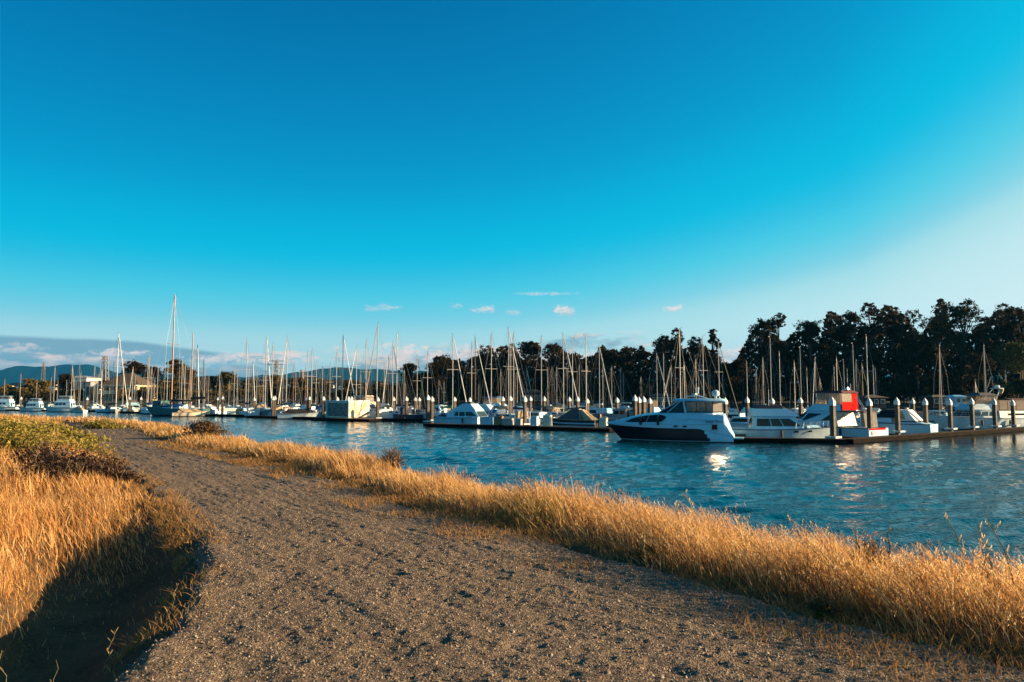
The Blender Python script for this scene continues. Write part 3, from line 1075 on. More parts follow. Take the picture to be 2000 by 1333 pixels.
ALGAE = mat('wet_piling_foot', (.025, .022, .018), .6, var=.4, scale=4)
DOCKW = mat('dock_timber', (.07, .052, .04), .95, var=.4, scale=2.0, bump=.4, spec=.05)
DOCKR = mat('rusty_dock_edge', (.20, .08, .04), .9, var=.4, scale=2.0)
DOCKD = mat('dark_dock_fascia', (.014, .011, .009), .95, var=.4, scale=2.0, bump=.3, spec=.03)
FLOATM = mat('dock_float', (.02, .02, .02), .8)
DKW = mat('dark_stained_board', (.035, .024, .017), .9, var=.4, scale=2)
TANW = mat('tan_timber', (.32, .17, .09), .8, var=.3, scale=2)


def vinyl_mat(name, rough, opaque):
    """clear plastic curtain: part see-through, part milky, with a glossy wavy face"""
    m = bpy.data.materials.new(name)
    m.use_nodes = True
    nt = m.node_tree
    T = NT(nt)
    b = nt.nodes['Principled BSDF']
    b.inputs['Base Color'].default_value = (.30, .28, .26, 1)
    b.inputs['Roughness'].default_value = rough
    b.inputs['Specular IOR Level'].default_value = 1.0
    t = T.n('ShaderNodeTexCoord')
    bn = T.n('ShaderNodeBump')
    bn.inputs['Strength'].default_value = .2
    bn.inputs['Distance'].default_value = .03
    T.inp(bn.inputs['Height'], T.noise(t.outputs['Object'], 3.0, 2.0))
    T.inp(b.inputs['Normal'], bn.outputs[0])
    tl = T.n('ShaderNodeBsdfTranslucent')
    tl.inputs[0].default_value = (.55, .45, .34, 1)
    m1 = T.n('ShaderNodeMixShader')
    m1.inputs[0].default_value = .35
    nt.links.new(b.outputs[0], m1.inputs[1])
    nt.links.new(tl.outputs[0], m1.inputs[2])
    tr = T.n('ShaderNodeBsdfTransparent')
    tr.inputs[0].default_value = (.8, .78, .74, 1)
    mx = T.n('ShaderNodeMixShader')
    T.inp(mx.inputs[0], T.m('ADD', opaque, T.m('MULTIPLY', T.noise(t.outputs['Object'], 2.3, 3.0), .3)))
    nt.links.new(tr.outputs[0], mx.inputs[1])
    nt.links.new(m1.outputs[0], mx.inputs[2])
    out = [n for n in nt.nodes if n.type == 'OUTPUT_MATERIAL'][0]
    nt.links.new(mx.outputs[0], out.inputs[0])
    return m


VINYL = vinyl_mat('clear_vinyl', .21, .30)
VINYLG = vinyl_mat('glossy_vinyl', .13, .62)



def glassclear():
    m = bpy.data.materials.new('window_glass')
    m.use_nodes = True
    nt = m.node_tree
    T = NT(nt)
    b = nt.nodes['Principled BSDF']
    b.inputs['Base Color'].default_value = (.02, .03, .035, 1)
    b.inputs['Roughness'].default_value = .05
    tr = T.n('ShaderNodeBsdfTransparent')
    tr.inputs[0].default_value = (.55, .62, .62, 1)
    mx = T.n('ShaderNodeMixShader')
    mx.inputs[0].default_value = .6
    nt.links.new(tr.outputs[0], mx.inputs[1])
    nt.links.new(b.outputs[0], mx.inputs[2])
    out = [n for n in nt.nodes if n.type == 'OUTPUT_MATERIAL'][0]
    nt.links.new(mx.outputs[0], out.inputs[0])
    return m


GLASS = glassclear()
GROUPS_BOAT = 'boats moored in the marina'


# ------------------------------------------------------------------ hulls
def hull_sections(L, B, fb, fs, flare, sternw, bowpow, rake, vee, n=15, zmid=None):
    """list of stations from stern (-L/2) to bow: [(x,y,z) half section from keel to sheer]"""
    S = []
    for i in range(n):
        t = i / (n - 1)
        t = t ** .9
        sheer = fs + (fb - fs) * t ** 1.7 - .06 * L / 10 * math.sin(math.pi * t)
        k = max(0.0, (t - .38) / .62)
        bb = B / 2 * (sternw + (1 - sternw) * min(1, t / .38) ** .8) * (1 - k ** bowpow)
        bb = max(bb, .02)
        x = -L / 2 + L * t
        bwl = bb * (1 - flare * (.35 + .65 * k))
        zs = (-.35 * L / 10 * (1 - k ** 3) - .02, -.10, .10, .22, sheer * .55 + .1, sheer)
        ys = (0.0, bwl * vee, bwl, bwl * 1.03, bwl + (bb - bwl) * .45, bb)
        sec = []
        for y, z in zip(ys, zs):
            xr = x + rake * (k ** 2.2) * (max(z, -.2) / fb - 1) * 1.0
            sec.append((xr, y, z))
        S.append(sec)
    return S


def hull_mesh(S, bottom_rows=2, stripe_row=None):
    mb = MB()
    n = len(S)
    m = len(S[0])
    V = []
    for sec in S:
        for p in sec:
            V.append(p)
        for p in sec[1:]:
            V.append((p[0], -p[1], p[2]))
    w = 2 * m - 1
    F_ = []
    MI = []
    for i in range(n - 1):
        a, b = i * w, (i + 1) * w
        for j in range(m - 1):
            mi = 1 if j < bottom_rows else (2 if stripe_row == j else 0)
            F_.append((a + j, a + j + 1, b + j + 1, b + j))
            MI.append(mi)
            p = lambda base, k: base if k == 0 else base + m - 1 + k
            F_.append((p(b, j), p(b, j + 1), p(a, j + 1), p(a, j)))
            MI.append(mi)
    # transom
    st = [j for j in range(m)] + [m - 1 + k for k in range(m - 1, 0, -1)]
    F_.append(tuple(reversed(st)))
    MI.append(0)
    mb.v = V
    mb.f = F_
    mb.mi = MI
    return mb


def deck_mesh(S, drop=.03, x0=None, x1=None):
    mb = MB()
    pts = [(sec[-1][0], max(0.0, sec[-1][1] - .02), sec[-1][2] - drop) for sec in S]
    V = []
    for p in pts:
        V.append(p)
        V.append((p[0], 0, p[2] + .03 * p[1]))
        V.append((p[0], -p[1], p[2]))
    F_ = []
    for i in range(len(pts) - 1):
        a, b = 3 * i, 3 * i + 3
        F_ += [(a, a + 1, b + 1, b), (a + 1, a + 2, b + 2, b + 1)]
    mb.add(V, F_)
    return mb


def rubrail(S, r=.035, zoff=0.0, row=-1):
    mb = MB()
    for s in (1, -1):
        pts = [Vector((sec[row][0], s * (sec[row][1] + .012), sec[row][2] + zoff)) for sec in S]
        for a, b in zip(pts[:-1], pts[1:]):
            mb.tube(a, b, r, r, 5, cap=False)
    return mb


def frustum(b, t):
    """b, t = (x_aft, x_fwd, halfwidth_aft, halfwidth_fwd, z)"""
    bot = [(b[0], -b[2], b[4]), (b[1], -b[3], b[4]), (b[1], b[3], b[4]), (b[0], b[2], b[4])]
    top = [(t[0], -t[2], t[4]), (t[1], -t[3], t[4]), (t[1], t[3], t[4]), (t[0], t[2], t[4])]
    return bot, top


def quad_of(bot, top, face):
    B_ = [Vector(p) for p in bot]
    T_ = [Vector(p) for p in top]
    return {'stbd': (B_[0], B_[1], T_[1], T_[0]), 'port': (B_[2], B_[3], T_[3], T_[2]), 'fwd': (B_[1], B_[2], T_[2], T_[1]), 'aft': (B_[3], B_[0], T_[0], T_[3])}[face]


def pane(q, u0, u1, v0, v1, th=.02, slope=0.0):
    """thin slab proud of a quad; slope skews the pane's two ends"""
    a, b, c, d = q
    def pt(u, v):
        return a.lerp(b, u).lerp(d.lerp(c, u), v)
    nrm = (b - a).cross(d - a).normalized()
    lo = [pt(u0, v0), pt(u1, v0), pt(u1 - slope, v1), pt(u0 + max(0, -slope), v1)]
    mb = MB()
    mb.hexa([p - nrm * th * .5 for p in lo], [p + nrm * th for p in lo])
    return mb


def frame_of(q, u0, u1, v0, v1, r=.02):
    a, b, c, d = q
    def pt(u, v):
        return a.lerp(b, u).lerp(d.lerp(c, u), v)
    nrm = (b - a).cross(d - a).normalized() * .02
    P4 = [pt(u0, v0) + nrm, pt(u1, v0) + nrm, pt(u1, v1) + nrm, pt(u0, v1) + nrm]
    mb = MB()
    for k in range(4):
        mb.tube(P4[k], P4[(k + 1) % 4], r, r, 4)
    return mb


def house(parent, name, b, t, m, wins=(), roof=None, roofm=None, smooth=False):
    """a raised block of the superstructure with windows as parts of it"""
    bot, top = frustum(b, t)
    mb = MB()
    mb.hexa(bot, top)
    o = mb.build(name, m, parent)
    for w in wins:
        face, u0, u1, v0, v1, wmat = w[:6]
        sl_ = w[6] if len(w) > 6 else 0.0
        q = quad_of(bot, top, face)
        p = pane(q, u0, u1, v0, v1, .018, sl_).build('window', wmat, o)
    if roof:
        ov, th = roof
        rb = [(t[0] - ov, -(t[2] + ov * .6), t[4] - .01), (t[1] + ov, -(t[3] + ov * .6), t[4] - .01), (t[1] + ov, t[3] + ov * .6, t[4] - .01), (t[0] - ov, t[2] + ov * .6, t[4] - .01)]
        rt = [(p[0] * .985, p[1] * .95, t[4] + th) for p in rb]
        r_ = MB()
        r_.hexa(rb, rt)
        r_.build('roof', roofm or m, o)
    return o, bot, top


def rail(parent, S, i0, i1, h=.55, r=.016, name='bow_rail', inset=.06, m=None):
    mb = MB()
    tops = {1: [], -1: []}
    for i in range(i0, i1):
        for s in (1, -1):
            p = S[i][-1]
            a = Vector((p[0], s * max(0, p[1] - inset), p[2]))
            b = a + Vector((.04, 0, h))
            mb.tube(a, b, r, r, 4)
            tops[s].append(b)
    for s in (1, -1):
        mb.path(tops[s], r, 4)
        mb.path([p - Vector((0, 0, h * .5)) for p in tops[s]], r * .7, 4)
    mb.tube(tops[1][-1], tops[-1][-1], r, r, 4)
    return mb.build(name, m or STEEL, parent)


def boat_root(name, px, d, heading, label, cat, along=0.0, group=GROUPS_BOAT):
    """heading: angle of the bow direction in the ground plane, degrees from +x"""
    p = P(px, d)
    e = empty(name, (p.x, p.y, 0.0), R(heading))
    tag(e, label, cat, group)
    return e


def fenders(parent, S, idx, side, m=None):
    for i in idx:
        p = S[i][-1]
        mb = MB()
        c = (p[0], side * (p[1] + .12), p[2] * .5 + .12)
        mb.lathe([(.02, -.36), (.10, -.30), (.12, 0), (.10, .30), (.02, .36)], 8, c)
        mb.tube((c[0], c[1], c[2] + .34), (p[0], side * p[1], p[2]), .012, .012, 4)
        mb.build('fender', m or RUBBER, parent, smooth=True)


# ------------------------------------------------------------------ docks and pilings
PILING_PROTO = {}


def piling(px, d, label, ztop=None, r=.20, square=True, white=False, brk=True):
    p = P(px, d)
    zt = 4.0 if ztop is None else ztop
    e = empty('piling', (p.x, p.y, 0), R(38))
    mb = MB()
    s = r
    mb.hexa([(-s, -s, .35), (s, -s, .35), (s, s, .35), (-s, s, .35)], [(-s, -s, zt - .75), (s, -s, zt - .75), (s, s, zt - .75), (-s, s, zt - .75)])
    mb.build('shaft', CONC, e)
    f_ = MB()
    s2 = s - .004
    f_.hexa([(-s2, -s2, -2.0), (s2, -s2, -2.0), (s2, s2, -2.0), (-s2, s2, -2.0)], [(-s2, -s2, .36), (s2, -s2, .36), (s2, s2, .36), (-s2, s2, .36)])
    f_.build('wet_foot', ALGAE, e)
    c = MB()
    k = s + .03
    c.hexa([(-k, -k, zt - .76), (k, -k, zt - .76), (k, k, zt - .76), (-k, k, zt - .76)], [(-k, -k, zt - .42), (k, -k, zt - .42), (k, k, zt - .42), (-k, k, zt - .42)])
    c.add([(-k, -k, zt - .42), (k, -k, zt - .42), (k, k, zt - .42), (-k, k, zt - .42), (0, 0, zt)], [(0, 1, 4), (1, 2, 4), (2, 3, 4), (3, 0, 4)])
    c.build('cap', PCAP, e)
    if brk:
        b = MB()
        for (cx, cy_, sx_, sy_) in ((0, -.42, 1.0, .14), (0, .42, 1.0, .14), (-.43, 0, .14, .70), (.43, 0, .14, .70)):
            b.box((cx, cy_, .52), (sx_, sy_, .16))
        b.build('pile_guide', PCAP, e)
    tag(e, label, 'piling', 'dock pilings')
    return e


def dock(a, b, w, label, ztop=.40, m=None, planks=False):
    """floating dock from a to b (ground points)"""
    a = Vector((a[0], a[1], 0))
    b = Vector((b[0], b[1], 0))
    L = (b - a).length
    c = (a + b) / 2
    e = empty('dock', (c.x, c.y, 0), math.atan2(b.y - a.y, b.x - a.x))
    mb = MB()
    n = max(2, int(L / 2.4))
    for k in range(n):
        x = -L / 2 + L * (k + .5) / n
        mb.box((x, 0, ztop - .05), (L / n - .04, w - .16, .10))
    mb.build('deck', m or DOCKW, e)
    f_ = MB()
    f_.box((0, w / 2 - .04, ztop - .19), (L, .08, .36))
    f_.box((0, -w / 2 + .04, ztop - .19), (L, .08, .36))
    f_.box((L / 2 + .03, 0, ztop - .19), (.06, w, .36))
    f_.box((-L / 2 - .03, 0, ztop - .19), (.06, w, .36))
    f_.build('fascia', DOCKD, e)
    for k in range(max(2, int(L / 3.2))):
        nb = max(2, int(L / 3.2))
        x = -L / 2 + L * (k + .5) / nb
        g_ = MB()
        g_.box((x, 0, .02), (2.6, w - .2, .40))
        g_.build('float', FLOATM, e)
    tag(e, label, 'dock', 'floating docks of the marina')
    return e
# ================================================================== docks
dock(P(1418, 65.0), P(1648, 62.6), 1.5, 'dark floating dock in front of the white flybridge cruiser')
dock(P(1650, 62.9), P(2040, 90.8), 1.3, 'long floating dock behind the row of near pilings')
dock(P(838, 98.5), P(1197, 83.6), 2.2, 'floating dock in front of the pale cabin cruiser and runabout')
dock(P(492, 138.0), P(632, 126.5), 2.0, 'dark floating dock left of the white box shed')
dock(P(624, 124.0), P(735, 117.5), 3.4, 'rusty edged floating dock carrying the white box shed', m=DOCKR)
dock(P(737, 121), P(830, 118), 1.6, 'narrow floating dock between the box shed and the cabin cruiser')
dock(P(392, 150), P(496, 143), 2.2, 'floating dock right of the teal schooner')
dock(P(240, 176), P(300, 170), 2.0, 'small floating dock left of the teal schooner')
dock(P(-40, 208), P(186, 190), 2.2, 'far floating dock behind the three white trawlers')
dock(P(1205, 100), P(1420, 92), 1.8, 'floating dock behind the dark hulled yacht')
dock(P(1430, 90), P(1640, 98), 1.8, 'floating dock behind the white flybridge cruiser')
dock(P(860, 128), P(1200, 118), 1.8, 'inner floating dock behind the cabin cruisers')
dock(P(560, 160), P(860, 150), 1.8, 'inner floating dock behind the white box shed')

# ================================================================== pilings: (pixel x, depth, top row)
FRONT_PILES = [(1625, 63.2, 775, 'nearest of the dock pilings, before the red canvassed cruiser'), (1697, 68.6, 777, 'piling at the stern of the red canvassed cruiser'), (1751, 73.6, 776, 'piling before the white express cruiser'),
               (1806, 76.4, 777, 'piling just right of the white express cruiser'), (1854, 79.8, 778, 'piling before the bow of the big white trawler'), (1897, 84.5, 777, 'piling before the salon of the big white trawler'),
               (1941, 86.3, 778, 'piling before the aft cabin of the big white trawler'), (1977, 88.5, 780, 'piling at the stern of the big white trawler'),
               (1025, 93.0, 773, 'solitary dark sided piling on the dock left of the runabout'), (836, 103.0, 771, 'thick dark piling at the stern of the pale cabin cruiser'), (844, 108.0, 774, 'second piling close behind the thick dark one'),
               (738, 119.0, 775, 'piling right of the white box shed'), (794, 121.0, 774, 'piling between the grey hull and the white stern'), (681, 121.2, 774, 'piling at the near corner of the white box shed'),
               (632, 131.0, 774, 'piling at the left end of the white box shed'), (659, 131.0, 775, 'piling behind the middle of the white box shed'),
               (534, 136.0, 774, 'grey steel piling of the pair left of the box shed'), (537, 137.2, 773, 'white piling of the pair left of the box shed'), (435, 152.0, 773, 'tall white piling right of the teal schooner'), (426, 156.0, 775, 'second white piling right of the teal schooner'),
               (254, 178.0, 775, 'white piling right of the blue hulled sloop'), (276, 176.0, 775, 'white piling left of the teal schooner'), (171, 192.0, 776, 'white piling left of the blue hulled sloop'), (42, 199.0, 775, 'white piling between the two leftmost trawlers'),
               (1240, 88.0, 771, 'thickest white lit piling above the dark hulled yacht bow'), (1248, 93.0, 775, 'middle piling of the three above the yacht bow'), (1257, 95.0, 774, 'right piling of the three above the yacht bow'),
               (1405, 84.0, 775, 'left piling of the pair behind the yacht stern'), (1416, 80.0, 776, 'right piling of the pair behind the yacht stern'), (1459, 92.0, 775, 'piling above the stern of the white flybridge cruiser'),
               (1508, 97.0, 777, 'piling behind the flybridge of the white cruiser'), (1563, 96.0, 776, 'piling above the bow of the white flybridge cruiser'), (1782, 104.0, 778, 'grey piling behind the white express cruiser'),
               (982, 116.0, 774, 'piling right of the cabin cruiser with blue windscreen'), (997, 112.0, 773, 'white piling left of the solitary dark piling'), (1036, 124.0, 774, 'short white piling behind the solitary dark one'),
               (1063, 118.0, 774, 'piling left of the covered runabout'), (1112, 121.0, 775, 'grey piling behind the covered runabout'), (1128, 110.0, 774, 'piling rising through the covered runabout'), (1147, 113.0, 778, 'piling above the outboard of the runabout'),
               (1205, 106.0, 776, 'thin grey piling left of the three above the yacht bow'), (888, 126.0, 775, 'thick piling right of the life ring'), (717, 138.0, 775, 'left piling of the pair right of the box shed'), (723, 139.0, 775, 'right piling of the pair right of the box shed'),
               (769, 136.0, 775, 'short piling above the grey hull'), (811, 132.0, 775, 'piling above the white lit stern'), (819, 140.0, 776, 'far piling left of the thick dark one'), (600, 150.0, 775, 'left of two pilings above the green tarp'), (605, 150.0, 774, 'right of two pilings above the green tarp'),
               (687, 140.0, 774, 'piling seen just over the box shed roof'), (497, 150.0, 776, 'piling at the left end of the dark dock'), (1269, 97.0, 777, 'dark post beside the small flybridge cruiser'), (918, 124.0, 776, 'white piling behind the pale cabin cruiser roof')]
for (px_, d_, yt, lb) in FRONT_PILES:
    piling(px_, d_, 'white capped ' + lb if 'white' not in lb.split(' piling')[0] else lb, ztop=zat(yt, d_), r=.18 if d_ < 95 else .20, brk=d_ < 125)

# ================================================================== the dark hulled motor yacht
def yacht():
    L = 11.4
    e = boat_root('motor_yacht', 1306, 67.4, 160, 'large motor yacht with charcoal hull and white upper decks', 'yacht')
    fx = lambda f: L / 2 - L * f
    fs = [0, .03, .07, .12, .18, .25, .33, .42, .5, .6, .70, .75, .77, .79, .81, .83, .88, .93, .95, .975, 1.0]
    ip = lambda f, tab: float(np.interp(f, [a for a, _ in tab], [b for _, b in tab]))
    bt = [(0, .04), (.03, .38), (.1, .85), (.2, 1.35), (.35, 1.82), (.5, 2.02), (.7, 2.1), (.93, 2.05), (1, 1.95)]
    rt = [(0, 1.40), (.1, 1.30), (.4, 1.16), (.75, 1.12), (1, .45)]
    st = [(0, 1.46), (.1, 1.45), (.4, 1.46), (.75, 1.55), (.93, 1.6), (.955, 1.25), (.975, .85), (1, .55)]
    zt = [(0, 1.52), (.06, 1.62), (.12, 1.80), (.22, 2.14), (.33, 2.36), (.45, 2.52), (.6, 2.56), (.9, 2.46), (.935, 2.36), (.955, 1.75), (.975, 1.10), (1, .60)]
    S = []
    for f in fs:
        b = ip(f, bt)
        k = max(0, 1 - f / .45)
        wl = b * (1 - .45 * k)
        zr = min(ip(f, rt), ip(f, st) - .04)
        zs = ip(f, st)
        z2 = ip(f, zt)
        x = fx(f)
        rk = 1.35 * max(0, 1 - f / .25) ** 1.6
        X = lambda z: x - rk * (1 - max(0, z) / 1.46)
        S.append([(X(-.4), 0, -.5 * (1 - k ** 3) - .03), (X(0), wl * .95, -.06), (X(.07), wl, .07), (X(.11), wl * 1.01, .11), (X(zr * .42), wl + (b - wl) * .30, zr * .42), (X(zr * .72), wl + (b - wl) * .62, zr * .72), (X(zr), b * .985, zr), (X(zr), b, zr + .03), (X(zs), b, zs),
                  (x, b * .975, zs + .22 * (z2 - zs)), (x, b * .86, z2 - .06 * (z2 > 1)), (x, b * .40, z2 + .06 * (z2 > 1)), (x, 0, z2 + .08 * (z2 > 1))])
    n, m = len(S), len(S[0])
    V = []
    for s in S:
        V += s + [(p[0], -p[1], p[2]) for p in s]
    Fh, Mh, Fu = [], [], []
    for i in range(n - 1):
        f = (fs[i] + fs[i + 1]) / 2
        a, b = 2 * m * i, 2 * m * (i + 1)
        for j in range(m - 1):
            white_from = {0: 9, 1: 9, 2: 9, 3: .83, 4: .81, 5: .78, 6: .76}.get(j, 0)
            q1 = (a + j, b + j, b + j + 1, a + j + 1)
            q2 = (a + m + j + 1, b + m + j + 1, b + m + j, a + m + j)
            if j <= 6:
                mi = 2 if j == 2 else (1 if j < 2 else (3 if f > white_from else 0))
                Fh += [q1, q2]
                Mh += [mi, mi]
            else:
                Fu += [q1, q2]
    mb = MB()
    mb.v = V
    mb.f = Fh
    mb.mi = Mh
    mb.build('hull', [DARKH, ANTIF, GELW, GEL], e, smooth=True)
    mu = MB()
    mu.v = V
    mu.f = Fu
    mu.mi = [0] * len(Fu)
    t0 = 2 * m * (n - 1)
    mu.f.append(tuple([t0 + j for j in range(6, m)] + [t0 + m + j for j in range(m - 2, 5, -1)]))
    mu.mi.append(0)
    up_ = mu.build('topsides', GEL, e, smooth=True)
    # surface point on the upper side
    def surf(f, v, side, off=.02):
        i = max(k for k in range(n - 1) if fs[k] <= f)
        t = (f - fs[i]) / (fs[i + 1] - fs[i])
        A = Vector(S[i][9]).lerp(Vector(S[i + 1][9]), t)
        Bp = Vector(S[i][10]).lerp(Vector(S[i + 1][10]), t)
        p = A.lerp(Bp, v)
        return Vector((p.x, side * (p.y + off), p.z + off * .3))
    for side in (1, -1):
        w = MB()
        cols = [(.165, .30, .36), (.20, .16, .62), (.25, .06, .82), (.33, .02, .88), (.42, .02, .88), (.465, .06, .84), (.49, .30, .70), (.50, .5, .58)]
        vv = []
        for (f, v0, v1) in cols:
            vv += [surf(f, v0, side), surf(f, v1, side), surf(f, v1, side, -.03), surf(f, v0, side, -.03)]
        ff = []
        for k in range(len(cols) - 1):
            a, b = 4 * k, 4 * k + 4
            ff += [(a, b, b + 1, a + 1), (a + 1, b + 1, b + 2, a + 2), (a + 3, a, b, b + 3)]
        w.add(vv, ff)
        w.build('cabin_window', GLASSD, up_)
        for fm in (.285, .345, .425):
            MB().tube(surf(fm, .0, side, .03), surf(fm + .02, .86, side, .03), .018, .018, 4).build('mullion', GELW, up_)
        for f in (.575, .645):
            pm = MB()
            c = Vector((fx(f), side * (ip(f, bt) + .01), 1.36))
            pm.hexa([(c.x - .19, c.y - .03, c.z - .07), (c.x + .19, c.y - .03, c.z - .07), (c.x + .19, c.y + .03, c.z - .07), (c.x - .19, c.y + .03, c.z - .07)], [(c.x - .13, c.y - .03, c.z + .07), (c.x + .13, c.y - .03, c.z + .07), (c.x + .13, c.y + .03, c.z + .07), (c.x - .13, c.y + .03, c.z + .07)])
            pm.build('porthole', GLASSD, up_)
        c = Vector((fx(.865), side * (ip(.865, bt) + .012), 1.33))
        fr = MB().box(c, (.62, .05, .62)).build('window_frame', GELW, up_)
        MB().box(c + Vector((0, side * .02, 0)), (.44, .05, .44)).build('window', GLASSD, up_)
        # moulded rub strakes
        sm_ = MB()
        pts = [Vector((s[8][0], side * (s[8][1] + .01), s[8][2])) for s in S[:17]]
        sm_.path(pts, .03, 5)
        sm_.build('rub_rail', GELW, up_)
        st2 = MB().path([Vector((fx(f), side * (ip(f, bt) * .965 + .012), z)) for f, z in ((.60, 1.95), (.70, 1.98), (.82, 1.95), (.90, 1.90))], .035, 5)
        st2.build('side_moulding', GEL, up_)
    # windscreen and pilot house under the hard top
    hw0, hw1 = 1.52, 1.36
    A = [Vector((fx(.435), y, 2.54)) for y in (-1.15, 1.15)]
    Bq = [Vector((fx(.505), y, 2.54)) for y in (-hw0, hw0)]
    Tq = [Vector((fx(.585), y, 3.50)) for y in (-1.02, 1.02)]
    Uq = [Vector((fx(.630), y, 3.50)) for y in (-hw1, hw1)]
    D_ = [Vector((fx(.645), y, 2.54)) for y in (-hw0, hw0)]
    ws = MB()
    ws.hexa([A[0], A[1], A[1] - Vector((.05, 0, 0)), A[0] - Vector((.05, 0, 0))], [Tq[0], Tq[1], Tq[1] - Vector((.05, 0, 0)), Tq[0] - Vector((.05, 0, 0))])
    ws.build('windscreen', GLASS, e)
    for s in (0, 1):
        g_ = MB()
        off = Vector((0, .03 if s else -.03, 0))
        g_.add([A[s], Bq[s], Uq[s] + Vector((.3, 0, 0)), Tq[s], A[s] - off, Bq[s] - off, Uq[s] + Vector((.3, 0, 0)) - off, Tq[s] - off], [(0, 1, 2, 3), (7, 6, 5, 4), (0, 3, 7, 4), (1, 0, 4, 5), (2, 1, 5, 6)])
        g_.build('side_glass', GLASS, e)
        g2 = MB()
        g2.add([Bq[s], D_[s], Uq[s], Uq[s] + Vector((.3, 0, 0)), Bq[s] - off, D_[s] - off, Uq[s] - off, Uq[s] + Vector((.3, 0, 0)) - off], [(0, 1, 2, 3), (7, 6, 5, 4), (0, 3, 7, 4), (1, 0, 4, 5)])
        g2.build('side_glass', GLASS, e)
        fr = MB()
        fr.path([A[s], Tq[s]], .05, 5)
        fr.path([Bq[s], Uq[s] + Vector((.3, 0, 0))], .04, 5)
        fr.tube(D_[s], Uq[s], .10, .07, 6)
        fr.build('pillar', GEL, e)
    fr = MB()
    fr.tube((A[0] + A[1]) / 2, (Tq[0] + Tq[1]) / 2, .04, .04, 4)
    fr.build('pillar', GEL, e)
    # helm seat and dash inside
    inn = MB()
    inn.box((fx(.66), 0, 2.75), (.7, 1.8, .55))
    inn.box((fx(.80), .7, 2.75), (1.2, .8, .5))
    inn.build('seating', CREAM, e)
    # hard top
    ht_ = MB()
    zz = [(3.50, 0.0), (3.60, .06), (3.72, -.05), (3.78, -.35)]
    xa, xb = fx(.935), fx(.545)
    vv = []
    for z, g_ in zz:
        w_ = 1.50 + g_
        vv += [(xa - g_, -w_ + .25, z), (xa - g_ + .3, -w_, z), (xb + g_ - .5, -w_ + .1, z), (xb + g_, -w_ + .6, z), (xb + g_, w_ - .6, z), (xb + g_ - .5, w_ - .1, z), (xa - g_ + .3, w_, z), (xa - g_, w_ - .25, z)]
    ff = [tuple(range(7, -1, -1)), tuple(range(24, 32))]
    for k in range(3):
        for j in range(8):
            ff.append((8 * k + j, 8 * k + (j + 1) % 8, 8 * k + 8 + (j + 1) % 8, 8 * k + 8 + j))
    ht_.add(vv, ff)
    hto = ht_.build('hard_top', GEL, e, smooth=True)
    # vinyl enclosure panels, bevelled aft corners
    zb, ztp = 2.60, 3.52
    foot = [(fx(.645), 1.50), (fx(.73), 1.50), (fx(.80), 1.50), (fx(.850), 1.47), (fx(.9138), .39), (fx(.9138), -.39), (fx(.850), -1.47), (fx(.80), -1.50), (fx(.73), -1.50), (fx(.645), -1.50)]
    for k in range(len(foot) - 1):
        (x0, y0), (x1, y1) = foot[k], foot[k + 1]
        c0, c1 = Vector((x0, y0, zb)), Vector((x1, y1, zb))
        d_ = (c1 - c0).normalized()
        nn = Vector((-d_.y, d_.x, 0))
        if nn.dot(Vector(((x0 + x1) / 2 - fx(.75), (y0 + y1) / 2, 0))) < 0:
            nn = -nn
        back = -nn * .054
        up3 = Vector((0, 0, ztp - zb))
        pm = MB()
        q = [c0 + d_ * .03, c1 - d_ * .03, c1 - d_ * .03 + up3 + back, c0 + d_ * .03 + up3 + back]
        pm.hexa([p - nn * .01 for p in q], [p + nn * .01 for p in q])
        pm.build('vinyl_panel', VINYLG if k in (3, 4, 5) else VINYL, e)
        fm = MB()
        fm.path([c0, c1], .055, 4)
        fm.tube(c1, c1 + up3 + back, .035, .035, 4)
        fm.path([c0 + up3 + back, c1 + up3 + back], .04, 4)
        fm.build('panel_frame', BLACKC, e)
    co = MB()
    co.add([Vector((x, y, 2.40)) for x, y in foot] + [Vector((x, y, 2.60)) for x, y in foot], [(k, k + 1, 11 + k, 10 + k) for k in range(9)])
    co.build('coaming', GEL, e)
    # gear on the hard top
    rd = MB().lathe([(.10, 0), (.12, .18), (.30, .28), (.34, .46), (.30, .66), (.14, .76), (.02, .78)], 14, (fx(.865), .45, 3.76))
    rd.build('radar_dome', GELW, e, smooth=True)
    ar = MB()
    ar.tube((fx(.80), -.6, 3.74), (fx(.70), -.6, 4.15), .05, .05, 5)
    ar.tube((fx(.80), .6, 3.74), (fx(.70), .6, 4.15), .05, .05, 5)
    ar.box((fx(.70), 0, 4.18), (.35, 1.6, .10))
    ar.box((fx(.66), 0, 4.0), (.9, .28, .10))
    ar.build('radar_arch', GELW, e)
    MB().tube((fx(.70), -.5, 3.78), (fx(.715), -.5, 5.6), .022, .010, 5).build('antenna', GELW, e)
    MB().lathe([(.06, 0), (.06, .35), (.10, .38), (.10, .55), (.02, .6)], 8, (fx(.73), .2, 4.2)).build('anchor_light', GELW, e)
    # rail, platform, lettering
    rl = MB()
    for s in (1, -1):
        pts = [Vector((S[i][8][0], s * max(.02, S[i][8][1] * .92), S[i][8][2])) for i in (0, 2, 3, 4, 5, 6)]
        tops = [p + Vector((.06, 0, .45 + .03 * k)) for k, p in enumerate(pts)]
        for p, t in zip(pts, tops):
            rl.tube(p, t, .013, .013, 4)
        rl.path(tops, .013, 4)
    rl.build('bow_rail', STEEL, e)
    MB().box((fx(1.03), 0, .38), (.9, 3.5, .10)).build('swim_platform', GEL, e)
